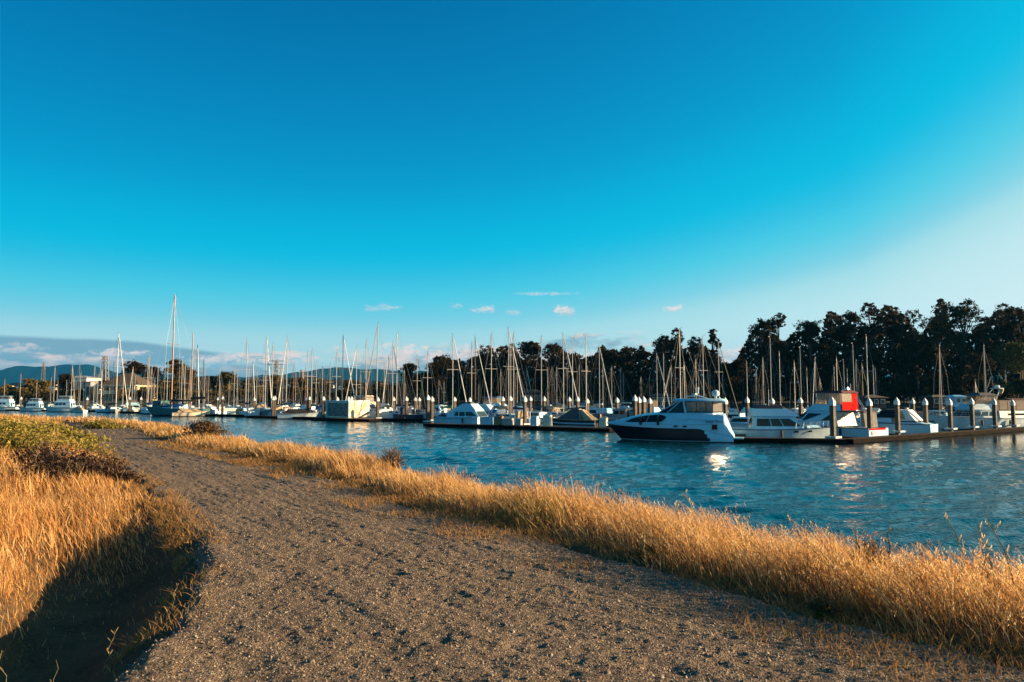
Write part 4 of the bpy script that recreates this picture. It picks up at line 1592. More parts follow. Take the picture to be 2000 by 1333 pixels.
    for s, f in ((1, .30), (1, .44)):
        c = (fx(f), s * (ip(f, bt) + .10), 1.75)
        mb = MB()
        mb.lathe([(.02, -.34), (.12, -.28), (.14, 0), (.12, .28), (.02, .34)], 8, c)
        mb.tube((c[0], c[1] - s * .1, c[2] + .3), (c[0], c[1] - s * .45, c[2] + .75), .015, .015, 4)
        mb.build('fender', RUBBER, e, smooth=True)
    fc = bpy.data.curves.new('boat_name', 'FONT')
    fc.body = 'Sassy Time'
    fc.size = .34
    fc.extrude = .006
    fc.shear = .25
    ft = bpy.data.objects.new('lettering_source', fc)
    COL.objects.link(ft)
    bpy.context.view_layer.update()
    me = bpy.data.meshes.new_from_object(ft.evaluated_get(bpy.context.evaluated_depsgraph_get()))
    bpy.data.objects.remove(ft)
    bpy.data.curves.remove(fc)
    me.materials.clear()
    me.materials.append(NAVYP)
    fo = bpy.data.objects.new('boat_name', me)
    COL.objects.link(fo)
    fo.parent = e
    fo.rotation_euler = (R(90), 0, R(180))
    fo.location = (fx(.795), ip(.85, bt) + .03, 1.70)
    MB().tube((fx(.04), 0, 1.3), (fx(-.01), 0, 1.15), .05, .08, 6).build('anchor', STEEL, e)
    return e


yacht()


# ================================================================== generic cruisers
def cruiser(name, label, px, d, hd, L, B, fb, fs, hullm, blocks, flare=.30, rails=None, rub=None, stripe=None, cat='motor boat', fend=None, deckm=None, ports=(), rake=None):
    e = boat_root(name, px, d, hd, label, cat)
    S = hull_sections(L, B, fb, fs, flare, .93, 2.3, rake if rake is not None else L * .12, .8)
    hull_mesh(S, 2, 2 if stripe else None).build('hull', [hullm, ANTIF, stripe or hullm], e, smooth=True)
    deck_mesh(S).build('deck', deckm or GELW, e)
    rubrail(S, .04).build('rub_rail', rub or GELW, e)
    for blk in blocks:
        nm, b, t, m = blk[:4]
        wins = blk[4] if len(blk) > 4 else ()
        roof = blk[5] if len(blk) > 5 else None
        house(e, nm, b, t, m, wins, roof)
    if rails:
        rail(e, S, rails[0], rails[1])
    if fend:
        fenders(e, S, fend[1], fend[0])
    for (i, side, w_, h_) in ports:
        p, q = Vector(S[i][-2]), Vector(S[i][-1])
        c = p.lerp(q, .45)
        MB().box((c.x, side * (c.y + .012), c.z), (w_, .05, h_)).build('porthole', GLASSD, e)
    return e, S


W3 = lambda f, m: [(f, .04, .32, .30, .86, m), (f, .35, .62, .30, .86, m), (f, .65, .95, .30, .86, m)]

# white flybridge cruiser, bow to the right
e, S = cruiser('flybridge_cruiser', 'white flybridge cruiser with navy cover and dark windows behind the front dock', 1524, 66.6, -8, 9.4, 3.2, 1.30, 1.05, GELW, [
    ('deckhouse', (-2.7, 2.0, 1.30, 1.10, .98), (-2.5, .9, 1.2, 1.05, 2.12), GEL, [('stbd', .07, .36, .32, .9, GLASSD), ('stbd', .38, .60, .32, .9, GLASSD), ('stbd', .62, .97, .32, .9, GLASSD, .12), ('fwd', .05, .48, .25, .92, GLASSD), ('fwd', .52, .95, .25, .92, GLASSD), ('port', .1, .9, .32, .9, GLASSD), ('aft', .1, .6, .1, .9, GLASSD)], (.12, .08)),
    ('trunk', (2.0, 3.6, 1.0, .45, 1.1), (2.0, 3.1, .85, .35, 1.42), GEL),
    ('flybridge', (-2.7, 1.35, 1.30, 1.12, 2.22), (-2.6, .35, 1.2, .95, 2.88), GEL),
    ('flybridge_cover', (-2.3, .05, 1.08, .9, 2.88), (-2.15, -.15, 1.0, .8, 3.22), NAVYC),
    ('cockpit_coaming', (-4.5, -2.7, 1.42, 1.42, .95), (-4.5, -2.7, 1.38, 1.38, 1.12), GELW)],
    rails=(8, 15), rub=NAVYP, fend=(-1, (6,)), ports=((8, -1, .42, .16), (10, -1, .42, .16)), cat='motor yacht')
MB().box((-4.0, -1.55, .42), (1.2, .5, .5)).build('fender_board', RUBBER, e)
st_ = MB()
st_.tube((-1.2, -.9, 2.9), (-1.2, -.95, 4.6), .015, .008, 4)
st_.build('antenna', GELW, e)

# red canvassed flybridge sport cruiser, stern to the right
e, S = cruiser('sport_cruiser', 'flybridge cruiser with maroon bimini and bright red curtain', 1612, 73.0, 123, 10.6, 3.5, 1.45, 1.05, GEL, [
    ('deckhouse', (-2.3, 2.6, 1.52, 1.2, 1.15), (-2.0, 1.2, 1.38, 1.05, 2.50), GEL, [('port', .06, .52, .34, .86, GLASSD, 0), ('port', .56, .90, .34, .86, GLASSD, .06), ('fwd', .05, .48, .2, .9, GLASSD), ('fwd', .52, .95, .2, .9, GLASSD), ('stbd', .1, .9, .34, .86, GLASSD)], (.10, .08)),
    ('trunk', (2.6, 4.2, 1.1, .4, 1.25), (2.6, 3.6, .9, .3, 1.6), GEL),
    ('flybridge', (-2.5, 1.5, 1.40, 1.15, 2.60), (-2.4, .6, 1.30, 1.0, 3.20), GEL),
    ('bimini', (-2.7, .7, 1.35, 1.1, 4.30), (-2.4, .3, 1.1, .85, 4.52), MAROON),
    ('awning', (-4.5, -2.2, 1.45, 1.45, 2.48), (-4.4, -2.2, 1.40, 1.40, 2.60), MAROON)],
    rails=(8, 15), rub=MAROON, fend=(1, (3, 6)), stripe=MAROON, cat='motor yacht')
# flybridge clear enclosure and red curtain
for (q, m, nm) in (([(-2.35, 1.28, 3.2), (.45, 1.0, 3.2), (.2, .98, 4.3), (-2.3, 1.22, 4.3)], VINYL, 'vinyl_panel'), ([(-2.35, -1.28, 3.2), (.45, -1.0, 3.2), (.2, -.98, 4.3), (-2.3, -1.22, 4.3)], VINYL, 'vinyl_panel'),
                    ([(.48, 1.0, 3.2), (.48, -1.0, 3.2), (.22, -.98, 4.3), (.22, .98, 4.3)], VINYL, 'vinyl_panel'),
                    ([(-2.62, 1.3, 2.66), (-2.62, -1.3, 2.66), (-2.58, -1.3, 3.45), (-2.58, 1.3, 3.45)], REDC, 'red_curtain'), ([(-2.58, 1.25, 3.45), (-2.58, -.35, 3.45), (-2.52, -.35, 4.3), (-2.52, 1.25, 4.3)], VINYL, 'vinyl_panel'), ([(-2.58, -.35, 3.45), (-2.58, -1.25, 3.45), (-2.52, -1.25, 4.3), (-2.52, -.35, 4.3)], REDC, 'red_curtain'),
                    ([(-4.35, 1.50, 1.12), (-2.25, 1.52, 1.12), (-2.1, 1.42, 2.48), (-4.0, 1.40, 2.48)], VINYL, 'vinyl_panel'), ([(-4.48, 1.35, 1.15), (-4.48, -1.35, 1.15), (-4.40, -1.3, 2.48), (-4.40, 1.3, 2.48)], VINYLG, 'vinyl_panel')):
    V4 = [Vector(p) for p in q]
    nn = (V4[1] - V4[0]).cross(V4[3] - V4[0]).normalized() * .012
    MB().hexa([p - nn for p in V4], [p + nn for p in V4]).build(nm, m, e)
    fr = MB().path(V4 + [V4[0]], .022, 4)
    fr.build('panel_frame', MAROON if m is REDC else GELW, e)
tr_ = MB().box((-5.33, 0, .62), (.06, 3.15, .85)).build('transom', GEL, e)
MB().box((-5.37, .2, .98), (.05, 2.6, .17)).build('red_band', REDC, tr_)
MB().box((-5.40, .9, .62), (.03, .5, .3)).build('registration_plate', GREYP, tr_)
ld = MB()
for s in (-.95, -1.25):
    ld.tube((-4.4, s, 1.1), (-2.6, s, 3.9), .02, .02, 5)
for k in range(5):
    t_ = .1 + .17 * k
    ld.tube((-4.4 + 1.8 * t_, -.95, 1.1 + 2.8 * t_), (-4.4 + 1.8 * t_, -1.25, 1.1 + 2.8 * t_), .016, .016, 4)
ld.build('ladder', STEEL, e)
hr = MB()
hr.tube((-2.0, .2, 4.5), (-2.6, .2, 4.72), .10, .16, 8)
hr.tube((-2.5, -.3, 4.5), (-2.5, -.3, 5.2), .03, .02, 5)
hr.build('searchlight', STEEL, e)

# white express cruiser
e, S = cruiser('express_cruiser', 'white express cruiser with black top and beige aft canvas between pilings', 1728, 78.8, 136, 9.2, 3.1, 1.45, 1.15, GEL, [
    ('foredeck', (-1.0, 3.9, 1.38, .35, 1.25), (-.9, 2.4, 1.15, .35, 1.78), GEL),
    ('windscreen', (-1.4, 1.4, 1.30, .95, 1.74), (-1.2, .35, 1.12, .75, 2.36), GLASSD, [('port', .05, .14, .1, .95, GELW), ('fwd', .48, .52, 0, 1, GELW)]),
    ('canvas_top', (-1.5, .38, 1.16, .80, 2.36), (-1.4, .05, 1.0, .6, 2.62), BLACKC),
    ('aft_canvas', (-3.3, -1.35, 1.30, 1.30, 1.45), (-2.35, -1.35, 1.05, 1.10, 2.58), WHITEC, [('port', .05, .55, .12, .85, TANC), ('aft', .15, .85, .2, .9, WHITEC)]),
    ('canvas_band', (-3.34, -1.3, 1.34, 1.34, 1.30), (-3.34, -1.3, 1.34, 1.34, 1.46), NAVYC),
    ('cockpit', (-4.5, -1.2, 1.42, 1.46, 1.05), (-3.6, -1.2, 1.34, 1.40, 1.32), GEL)],
    rub=NAVYP, rails=(8, 15), cat='motor boat')
MB().tube((-2.2, -.6, 2.6), (-2.15, -.6, 3.9), .015, .008, 4).build('antenna', GELW, e)
MB().box((-2.2, .3, 2.72), (.2, .6, .1)).build('light_bar', GELW, e)

# big white trawler yacht
e, S = cruiser('trawler_yacht', 'big white aft cabin trawler behind the right-hand row of pilings', 1906, 90.5, 195, 14.2, 4.3, 1.75, 1.35, GELW, [
    ('deckhouse', (-1.5, 2.7, 1.75, 1.35, 1.35), (-1.5, 1.8, 1.6, 1.25, 2.30), GELW, [('port', .05, .34, .28, .84, GLASS), ('port', .38, .62, .28, .84, GLASS), ('port', .66, .95, .28, .84, GLASS), ('fwd', .06, .48, .25, .9, GLASSD), ('fwd', .52, .94, .25, .9, GLASSD)], (.15, .08)),
    ('flybridge', (-1.5, 2.2, 1.6, 1.25, 2.40), (-1.5, 1.2, 1.5, 1.1, 3.05), GELW),
    ('bridge_enclosure', (-1.5, .9, 1.42, 1.1, 3.05), (-1.9, .2, 1.35, 1.05, 4.05), VINYL),
    ('bimini', (-2.2, .7, 1.5, 1.2, 4.06), (-1.2, 0, .7, .5, 4.42), GREYC),
    ('aft_cabin', (-5.6, -1.4, 1.95, 1.95, 1.30), (-5.5, -1.4, 1.85, 1.85, 2.22), GELW, [('port', .30, .95, .42, .66, GLASSD), ('aft', .3, .7, .3, .8, GLASSD)]),
    ('aft_enclosure', (-5.5, -1.5, 1.80, 1.80, 2.24), (-5.4, -1.5, 1.75, 1.75, 3.42), VINYL, [('port', .32, .34, 0, 1, BLACKC), ('port', .64, .66, 0, 1, BLACKC), ('port', 0, .02, 0, 1, BLACKC), ('port', 0, 1, 0, .06, BLACKC), ('aft', 0, 1, 0, .06, BLACKC)], (.06, .07))],
    rails=(7, 15), rub=GREYP, fend=(1, (4, 8)), cat='motor yacht')
ra = MB()
ra.tube((-1.9, .9, 3.4), (-3.2, .5, 4.9), .07, .05, 5)
ra.tube((-1.9, -.9, 3.4), (-3.2, -.5, 4.9), .07, .05, 5)
ra.box((-3.3, 0, 4.95), (.7, 1.3, .08))
ra.build('radar_arch', GELW, e)
MB().lathe([(.25, 0), (.32, .1), (.30, .28), (.1, .34)], 12, (-3.3, 0, 5.0)).build('radar', GELW, e, smooth=True)
MB().lathe([(.05, -.7), (.28, -.35), (.32, -.1), (.30, 0)], 8, (-3.3, .5, 4.9)).build('horn', TANC, e, smooth=True)
MB().tube((-1.5, -.5, 3.0), (-3.0, -.5, 6.4), .03, .012, 5).build('outrigger', GELW, e)

# pale cabin cruiser with lit windscreen, bow to the right
e, S = cruiser('cabin_cruiser', 'pale cabin cruiser with dark sheer stripe and sloping sunlit windscreen', 922, 103.0, -30, 10.8, 3.5, 1.35, .98, GEL, [
    ('deckhouse', (-3.4, 2.0, 1.50, 1.30, 1.0), (-2.8, 1.25, 1.38, 1.15, 2.02), GEL, [('stbd', .24, .36, .25, .82, GLASS), ('stbd', .40, .58, .25, .82, GLASS), ('stbd', .62, .95, .25, .82, GLASS, .10), ('fwd', .04, .35, .18, .88, GLASS), ('fwd', .37, .64, .18, .88, GLASS), ('fwd', .66, .96, .18, .88, GLASS)]),
    ('flybridge', (-2.6, 1.3, 1.36, 1.15, 2.04), (-.9, .35, 1.0, .95, 2.95), GEL, [('fwd', .15, .85, .15, .85, GELW)]),
    ('flybridge_seat', (-.8, .2, .5, .5, 2.95), (-.7, .0, .35, .35, 3.2), GREYC),
    ('cockpit_coaming', (-5.1, -3.4, 1.55, 1.55, .93), (-5.1, -3.4, 1.5, 1.5, 1.12), GEL)],
    rub=NAVYP, fend=(-1, (6,)), rails=(9, 15), cat='motor boat')
MB().box((-4.2, 0, 1.22), (1.4, 2.2, .2)).build('cockpit_cover', BLACKC, e)

# cruiser with blue windscreen cover
cruiser('cabin_cruiser', 'white cruiser with bright blue windscreen cover right of the pale one', 958, 111.5, -30, 9.4, 3.2, 1.45, 1.1, GELW, [
    ('deckhouse', (-2.6, 1.9, 1.45, 1.25, 1.05), (-2.3, .9, 1.35, 1.15, 1.75), GEL, [('fwd', .03, .97, .15, .92, GLASSB), ('stbd', .45, .97, .2, .9, GLASSB)]),
    ('flybridge', (-2.8, 1.0, 1.5, 1.35, 1.78), (-2.3, -.1, 1.25, 1.1, 2.75), GELW, [('fwd', .45, .52, .4, .6, GLASSD)])],
    rails=(8, 15))

# covered runabout with outboard
e, S = cruiser('runabout', 'small boat under grey and tan canvas with black outboard at its stern', 1118, 96.0, 156, 6.6, 2.4, 1.15, .95, BLACKP, [
    ('canvas_cover', (-1.9, 2.2, 1.12, .6, .95), (-1.0, -.1, .42, .35, 2.35), GREYC),
    ('canvas_cover', (-3.1, -1.85, 1.15, 1.12, .92), (-1.45, -1.02, .55, .45, 2.28), TANC),
    ('canvas_rib', (-1.5, -1.42, 1.18, 1.18, .95), (-1.05, -.98, .5, .5, 2.36), ALU)],
    stripe=BLUEP, rub=TANC)
mb = MB()
mb.add([(x, y, z) for (x, y, z) in ()], [])
for (r_, z_) in ():
    pass
eng = MB()
eng.lathe([(.14, .55), (.20, .75), (.26, 1.05), (.28, 1.45), (.22, 1.7), (.08, 1.78)], 8, (-3.65, .15, 0))
eng.tube((-3.65, .15, -.5), (-3.65, .15, .7), .10, .12, 6)
eng.box((-3.45, .15, .75), (.4, .3, .3))
eng.build('outboard', BLACKP, e, smooth=True)
sb = MB().path([Vector(p[4]) + Vector((0, .02, -.12)) for p in S], .10, 5)
sb.build('side_stripe', BLUEP, e)


def small(name, label, px, d, hd, L, style, hullm=GELW, canvas=NAVYC, topm=GEL):
    """mid-field motor boats; style picks the superstructure"""
    B = L * .33
    k = L / 9.0
    if style == 'fly':
        bl = [('deckhouse', (-.28 * L, .2 * L, .43 * B, .36 * B, .95 * k), (-.25 * L, .1 * L, .4 * B, .33 * B, 1.95 * k), topm, [('stbd', .1, .45, .3, .85, GLASSD), ('stbd', .5, .92, .3, .85, GLASSD), ('port', .1, .45, .3, .85, GLASSD), ('port', .5, .92, .3, .85, GLASSD), ('fwd', .05, .95, .25, .9, GLASSD), ('aft', .1, .6, .1, .85, GLASSD)], (.1, .06)),
              ('flybridge', (-.28 * L, .14 * L, .42 * B, .36 * B, 2.02 * k), (-.26 * L, .05 * L, .4 * B, .3 * B, 2.65 * k), topm),
              ('bimini', (-.27 * L, .02 * L, .38 * B, .3 * B, 3.55 * k), (-.25 * L, 0, .34 * B, .26 * B, 3.7 * k), canvas),
              ('bridge_enclosure', (-.26 * L, .02 * L, .36 * B, .3 * B, 2.65 * k), (-.26 * L, 0, .36 * B, .3 * B, 3.55 * k), VINYL)]
    elif style == 'trawler':
        bl = [('deckhouse', (-.33 * L, .16 * L, .44 * B, .40 * B, 1.2 * k), (-.31 * L, .13 * L, .42 * B, .38 * B, 2.6 * k), topm, [('port', .06, .25, .42, .8, GLASSD), ('port', .3, .48, .42, .8, GLASSD), ('port', .54, .72, .42, .8, GLASSD), ('stbd', .06, .94, .42, .8, GLASSD), ('fwd', .05, .95, .45, .9, GLASSD), ('aft', .12, .42, .05, .8, GLASSD), ('aft', .55, .9, .4, .8, GLASSD)], (.15, .08)),
              ('flybridge', (-.30 * L, .12 * L, .41 * B, .37 * B, 2.68 * k), (-.28 * L, .06 * L, .40 * B, .33 * B, 3.3 * k), topm),
              ('bridge_enclosure', (-.28 * L, .05 * L, .36 * B, .32 * B, 3.3 * k), (-.26 * L, .02 * L, .34 * B, .28 * B, 4.1 * k), VINYL, [('port', .3, .34, 0, 1, GELW), ('aft', .45, .55, 0, 1, GELW)]),
              ('bimini', (-.29 * L, .05 * L, .38 * B, .32 * B, 4.1 * k), (-.25 * L, .02 * L, .3 * B, .25 * B, 4.22 * k), topm)]
    elif style == 'cuddy':
        bl = [('deckhouse', (-.18 * L, .22 * L, .38 * B, .28 * B, .85 * k), (-.16 * L, .1 * L, .34 * B, .25 * B, 2.0 * k), topm, [('stbd', .08, .9, .4, .88, GLASSD), ('port', .08, .9, .4, .88, GLASSD), ('fwd', .05, .95, .3, .9, GLASSD)], (.1, .06)),
              ('engine_box', (-.45 * L, -.3 * L, .25 * B, .25 * B, .8 * k), (-.45 * L, -.3 * L, .22 * B, .22 * B, 1.15 * k), GELW)]
    elif style == 'express':
        bl = [('foredeck', (-.1 * L, .42 * L, .42 * B, .1 * B, .95 * k), (-.08 * L, .25 * L, .34 * B, .1 * B, 1.4 * k), topm),
              ('windscreen', (-.14 * L, .16 * L, .4 * B, .3 * B, 1.36 * k), (-.12 * L, .04 * L, .34 * B, .24 * B, 1.95 * k), GLASSD),
              ('canvas_top', (-.36 * L, .05 * L, .4 * B, .25 * B, 1.95 * k), (-.33 * L, .0 * L, .32 * B, .2 * B, 2.25 * k), canvas),
              ('aft_canvas', (-.38 * L, -.14 * L, .42 * B, .4 * B, .95 * k), (-.34 * L, -.14 * L, .36 * B, .36 * B, 1.95 * k), canvas)]
    elif style == 'covered':
        bl = [('canvas_cover', (-.42 * L, .40 * L, .44 * B, .12 * B, .85 * k), (-.30 * L, .1 * L, .12 * B, .05 * B, 1.9 * k), canvas)]
    else:
        bl = [('wheelhouse', (-.05 * L, .2 * L, .34 * B, .30 * B, .9 * k), (-.04 * L, .18 * L, .32 * B, .28 * B, 2.4 * k), topm, [('stbd', .1, .45, .5, .85, GLASSD), ('stbd', .55, .9, .5, .85, GLASSD), ('port', .1, .45, .5, .85, GLASSD), ('port', .55, .9, .5, .85, GLASSD), ('fwd', .08, .92, .5, .85, GLASSD), ('aft', .2, .6, .1, .85, GLASSD)], (.1, .06)),
              ('fish_hold', (-.38 * L, -.1 * L, .28 * B, .28 * B, .9 * k), (-.38 * L, -.1 * L, .28 * B, .28 * B, 1.2 * k), canvas)]
    e, S = cruiser(name, label, px, d, hd, L, B, 1.35 * k, 1.0 * k, hullm, bl, rub=GREYP, rails=(9, 15) if d < 150 else None)
    return e


small('trawler', 'leftmost white trawler, cut by the border of the photo', 4, 203, 186, 8.6, 'trawler')
small('trawler', 'second white trawler from the left, with grey bridge curtains', 64, 197, 184, 7.2, 'trawler')
small('trawler', 'largest of the three white trawlers at the far left', 121, 190, 184, 8.6, 'trawler', canvas=GREYC)
small('cabin_cruiser', 'white cruiser with blue canvas seen over the left of the box shed', 652, 141, -25, 9.5, 'express', canvas=BLUEC)
small('flybridge_cruiser', 'cruiser with cream bridge just right of the box shed', 722, 137, -35, 10.0, 'fly', canvas=CREAM, topm=CREAM)
small('workboat', 'white workboat behind the grey hull right of the box shed', 757, 131, 140, 8.5, 'work', topm=GELW, canvas=NAVYC)
small('motor_boat', 'boat with black canvas behind the white lit stern', 806, 128, 150, 8.0, 'covered', canvas=BLACKC)
small('fishing_boat', 'white fishing boat carrying the life ring', 862, 119, 150, 9.0, 'work', topm=GELW, canvas=BLACKC)
small('flybridge_cruiser', 'flybridge cruiser with sunlit bridge far behind the blue windscreen', 975, 127, -30, 9.5, 'fly', canvas=BLUEC)
small('cuddy_boat', 'low white boat behind the solitary dark piling', 1045, 112, 150, 7.0, 'cuddy', canvas=GREENC)
small('motor_boat', 'boat with dark green canvas hood behind the runabout', 1078, 121, 150, 8.0, 'express', canvas=mat('dark_green_canvas', (.012, .04, .035), .85, bump=.2))
small('motor_boat', 'boat with pale blue canvas hood right of the runabout', 1156, 116, 150, 8.5, 'express', canvas=BLUEP)
small('motor_boat', 'low blue canopied boat between runabout and yacht', 1172, 104, 152, 7.5, 'covered', canvas=GREYC)
small('workboat', 'grey wheelhouse workboat just left of the yacht bow', 1222, 100, 150, 8.5, 'work', topm=GREYP, hullm=GREYP, canvas=GREYC)
small('flybridge_cruiser', 'small flybridge cruiser above the yacht foredeck', 1272, 101, 60, 8.5, 'fly', canvas=NAVYC)
small('cuddy_boat', 'small white cuddy boat right of the yacht stern', 1443, 87, 160, 6.8, 'cuddy', canvas=NAVYC)
small('motor_boat', 'white hard top boat between yacht stern and flybridge cruiser', 1432, 99, 140, 7.5, 'cuddy')
small('express_cruiser', 'white cruiser with blue canvas behind the flybridge cruiser bow', 1578, 88, 160, 9.5, 'express', canvas=BLUEC)
small('cabin_cruiser', 'pale boat lying behind the navy covered flybridge', 1500, 104, 158, 8.5, 'express', canvas=NAVYC)
small('motor_boat', 'low white boat far behind the express cruiser', 1826, 118, 160, 7.5, 'cuddy')
small('motor_boat', 'dark covered boat at the right border behind the trawler', 1998, 104, 150, 8.5, 'covered', canvas=GREYC)
small('launch', 'white launch with black fenders at the dark dock', 592, 131, 8, 8.2, 'covered', hullm=GELW, canvas=BLACKC)
small('dinghy', 'small boat under bright green tarp left of the box shed', 612, 135.5, 20, 4.2, 'covered', canvas=GREENC)
small('motor_boat', 'cream striped boat touching the teal schooner', 376, 147, 20, 7.0, 'covered', hullm=CREAM, canvas=TANC)
small('motor_boat', 'blue hulled boat behind the white pilings', 412, 156, 150, 7.5, 'cuddy', hullm=BLUEP)
small('motor_boat', 'white tarped boat left of the tall white piling', 450, 158, 10, 7.0, 'covered', hullm=GELW, canvas=WHITEC)
small('motor_boat', 'cream boat with rounded cover beside the blue sloop', 250, 184, 160, 6.0, 'covered', hullm=CREAM, canvas=CREAM)
small('motor_boat', 'dark windowed boat behind the small floating dock', 266, 190, 20, 8.0, 'fly', canvas=NAVYC)
small('skiff', 'grey skiff with sunlit stern left of the schooner', 288, 170, 158, 5.5, 'covered', hullm=GREYP, canvas=GREYC)
small('skiff', 'white dinghy stern right of the largest trawler', 152, 184, 165, 5.0, 'covered', hullm=GELW, canvas=TANC)
# ================================================================== sailing boats
def front_d(px):
    return float(np.interp(px, [-50, 0, 125, 340, 500, 640, 738, 836, 1025, 1200, 1425, 1625, 1750, 1976], [212, 208, 200, 158, 146, 140, 128, 118, 104, 96, 86, 84, 90, 100]))


def shore_d(px):
    d = 60.0
    while d < 330:
        if d >= shore_y((px - 1000) / F * d) - 12:
            break
        d += 2
    return d


SAIL_E = {}


def sailboat(px, ytop, d, label, hd=128, L=None, hullm=GELW, spar=ALU, furl=None, cover=NAVYC, nspread=1, detail=1, mastr=None, dodger=None, name='sailboat', group='sailing boats in the berths'):
    h = zat(ytop, d)
    L = L or min(12.5, max(6.8, h * .74))
    B = L * .31
    fbd = .105 * L
    c, s = math.cos(R(hd)), math.sin(R(hd))
    mx = .08 * L
    p = P(px, d)
    e = empty(name, (p.x - c * mx, p.y - s * mx, 0), R(hd))
    S = hull_sections(L, B, fbd * 1.15, fbd * .92, .16, .62, 1.9, L * .12, .72, n=11)
    hull_mesh(S, 2, 2).build('hull', [hullm, ANTIF, NAVYP if detail else ANTIF], e, smooth=True)
    deck_mesh(S).build('deck', GELW, e)
    zc = fbd * .95
    wins = [('stbd', .12, .38, .35, .75, GLASSD), ('stbd', .5, .85, .35, .75, GLASSD), ('port', .15, .5, .35, .75, GLASSD), ('port', .6, .88, .35, .75, GLASSD)] if detail else []
    house(e, 'cabin', (-.14 * L, .26 * L, .33 * B, .2 * B, zc - .05), (-.13 * L, .2 * L, .28 * B, .16 * B, zc + .045 * L), GELW, wins)
    r = mastr or max(.065, .0062 * h)
    zf = zc + .04 * L
    mb = MB().tube((mx, 0, zf - .3), (mx, 0, h), r, r * .72, 6)
    mo_ = mb.build('mast', spar, e)
    for k in range(nspread):
        zs = zf + (h - zf) * (.55 if nspread == 1 else (.38 + .30 * k))
        w_ = .085 * h * (.95 if k == 0 else .75)
        MB().tube((mx, -w_, zs + .05), (mx, w_, zs + .05), .035, .035, 4).build('spreader', spar, mo_)
    hd_ = MB()
    hd_.tube((mx, 0, h), (mx, 0, h + .55), .012, .008, 3)
    hd_.tube((mx + .05, 0, h + .02), (mx - .35, 0, h + .22), .015, .015, 3)
    hd_.add([(mx - .35, 0, h + .14), (mx - .55, .06, h + .2), (mx - .35, 0, h + .30)], [(0, 1, 2)])
    hd_.build('wind_vane', WIRE, mo_)
    zb = zf + .75
    bl = .36 * L
    bo = MB().tube((mx - .1, 0, zb), (mx - bl, 0, zb + .05), .06, .05, 5).build('boom', spar, e)
    cv = MB()
    cv.tube((mx - .15, 0, zb + .22), (mx - bl * .95, 0, zb + .14), .20, .10, 7)
    cv.build('sail_cover', cover, bo, smooth=True)
    bow = Vector((S[-1][-1][0] - .05, 0, S[-1][-1][2]))
    top = Vector((mx + r, 0, h * .985))
    if furl:
        MB().tube(bow, bow.lerp(top, .96), .085, .05, 5).build('furled_sail', furl, e)
    else:
        MB().tube(bow, top, .016, .016, 3).build('forestay', WIRE, e)
    stern = Vector((S[0][-1][0] + .05, 0, S[0][-1][2]))
    MB().tube(stern, Vector((mx - r, 0, h)), .014, .014, 3).build('backstay', WIRE, e)
    zs = zf + (h - zf) * .55
    for sd in (1, -1):
        MB().path([Vector((mx - .1, sd * B * .45, zc)), Vector((mx, sd * .085 * h * .9, zs)), Vector((mx, 0, h * .98))], .012, 3).build('shroud', WIRE, e)
    if detail:
        pu = MB()
        for sd in (1, -1):
            pts = [Vector((S[k][-1][0], sd * S[k][-1][1] * .95, S[k][-1][2])) for k in (0, 2, 4, 6, 8, 9)]
            tp = [q + Vector((0, 0, .6)) for q in pts]
            for q, t in zip(pts, tp):
                pu.tube(q, t, .013, .013, 3)
            pu.path(tp, .011, 3)
        pu.build('lifelines', STEEL, e)
        ti = MB()
        ti.tube((-.38 * L, 0, zc), (-.38 * L, 0, zc + .9), .05, .04, 5)
        ti.tube((-.38 * L, -.35, zc + .9), (-.38 * L, .35, zc + .9), .03, .03, 4)
        ti.build('steering_pedestal', STEEL, e)
    if dodger:
        house(e, 'dodger', (-.2 * L, -.08 * L, .3 * B, .28 * B, zc), (-.19 * L, -.11 * L, .26 * B, .22 * B, zc + .1 * L), dodger, [('fwd', .1, .9, .2, .8, VINYL)])
    tag(e, label, 'sailboat', group)
    return e


# named boats first
sailboat(227, 652, 181, 'blue hulled sloop lying before the white clubhouse', hd=-12, L=8.2, hullm=BLUEP, furl=WHITEC, cover=NAVYC, nspread=1, dodger=BLACKC)

# the teal schooner: two wooden masts
sch = sailboat(335, 577, 152, 'large teal hulled schooner with tall dark wooden main mast', hd=163, L=15.5, hullm=TEALP, spar=WOODS, cover=BLACKC, nspread=1, mastr=.17, name='schooner', group='boats moored in the marina')
mb = MB().tube((-3.6, 0, 1.6), (-3.6, 0, zat(652, 152)), .13, .09, 6)
m2 = mb.build('mizzen_mast', WOODS, sch)
MB().tube((-3.7, 0, 3.3), (-7.4, 0, 3.5), .09, .07, 5).build('mizzen_boom', WOODS, sch)
MB().tube((-3.8, 0, 3.55), (-7.2, 0, 3.7), .28, .16, 7).build('sail_cover', BLACKC, sch, smooth=True)
MB().tube((-3.5, 0, zat(652, 152)), (1.2, 0, zat(600, 152)), .02, .02, 3).build('stay', WIRE, sch)
house(sch, 'pilot_house', (2.6, 5.2, 1.25, 1.0, 1.5), (2.8, 5.0, 1.15, .95, 3.0), TEALP, [('port', .1, .3, .35, .8, GLASS), ('port', .38, .58, .35, .8, GLASS), ('port', .66, .88, .35, .8, GLASS), ('aft', .2, .8, .3, .8, GLASS)], (.15, .08))
din = MB().lathe([(.05, 0), (.75, .25), (.95, .6), (1.0, .75)], 10, (0, 0, 0))
din.v = [(v[0] * 2.3 - .6, v[1] * .9 + .9, v[2] + 1.6) for v in din.v]
din.build('covered_tender', BLUEC, sch, smooth=True)
rl = MB()
rl.tube((7.4, 0, 1.9), (10.2, 0, 2.6), .10, .06, 6)
rl.build('bowsprit', WOODS, sch)

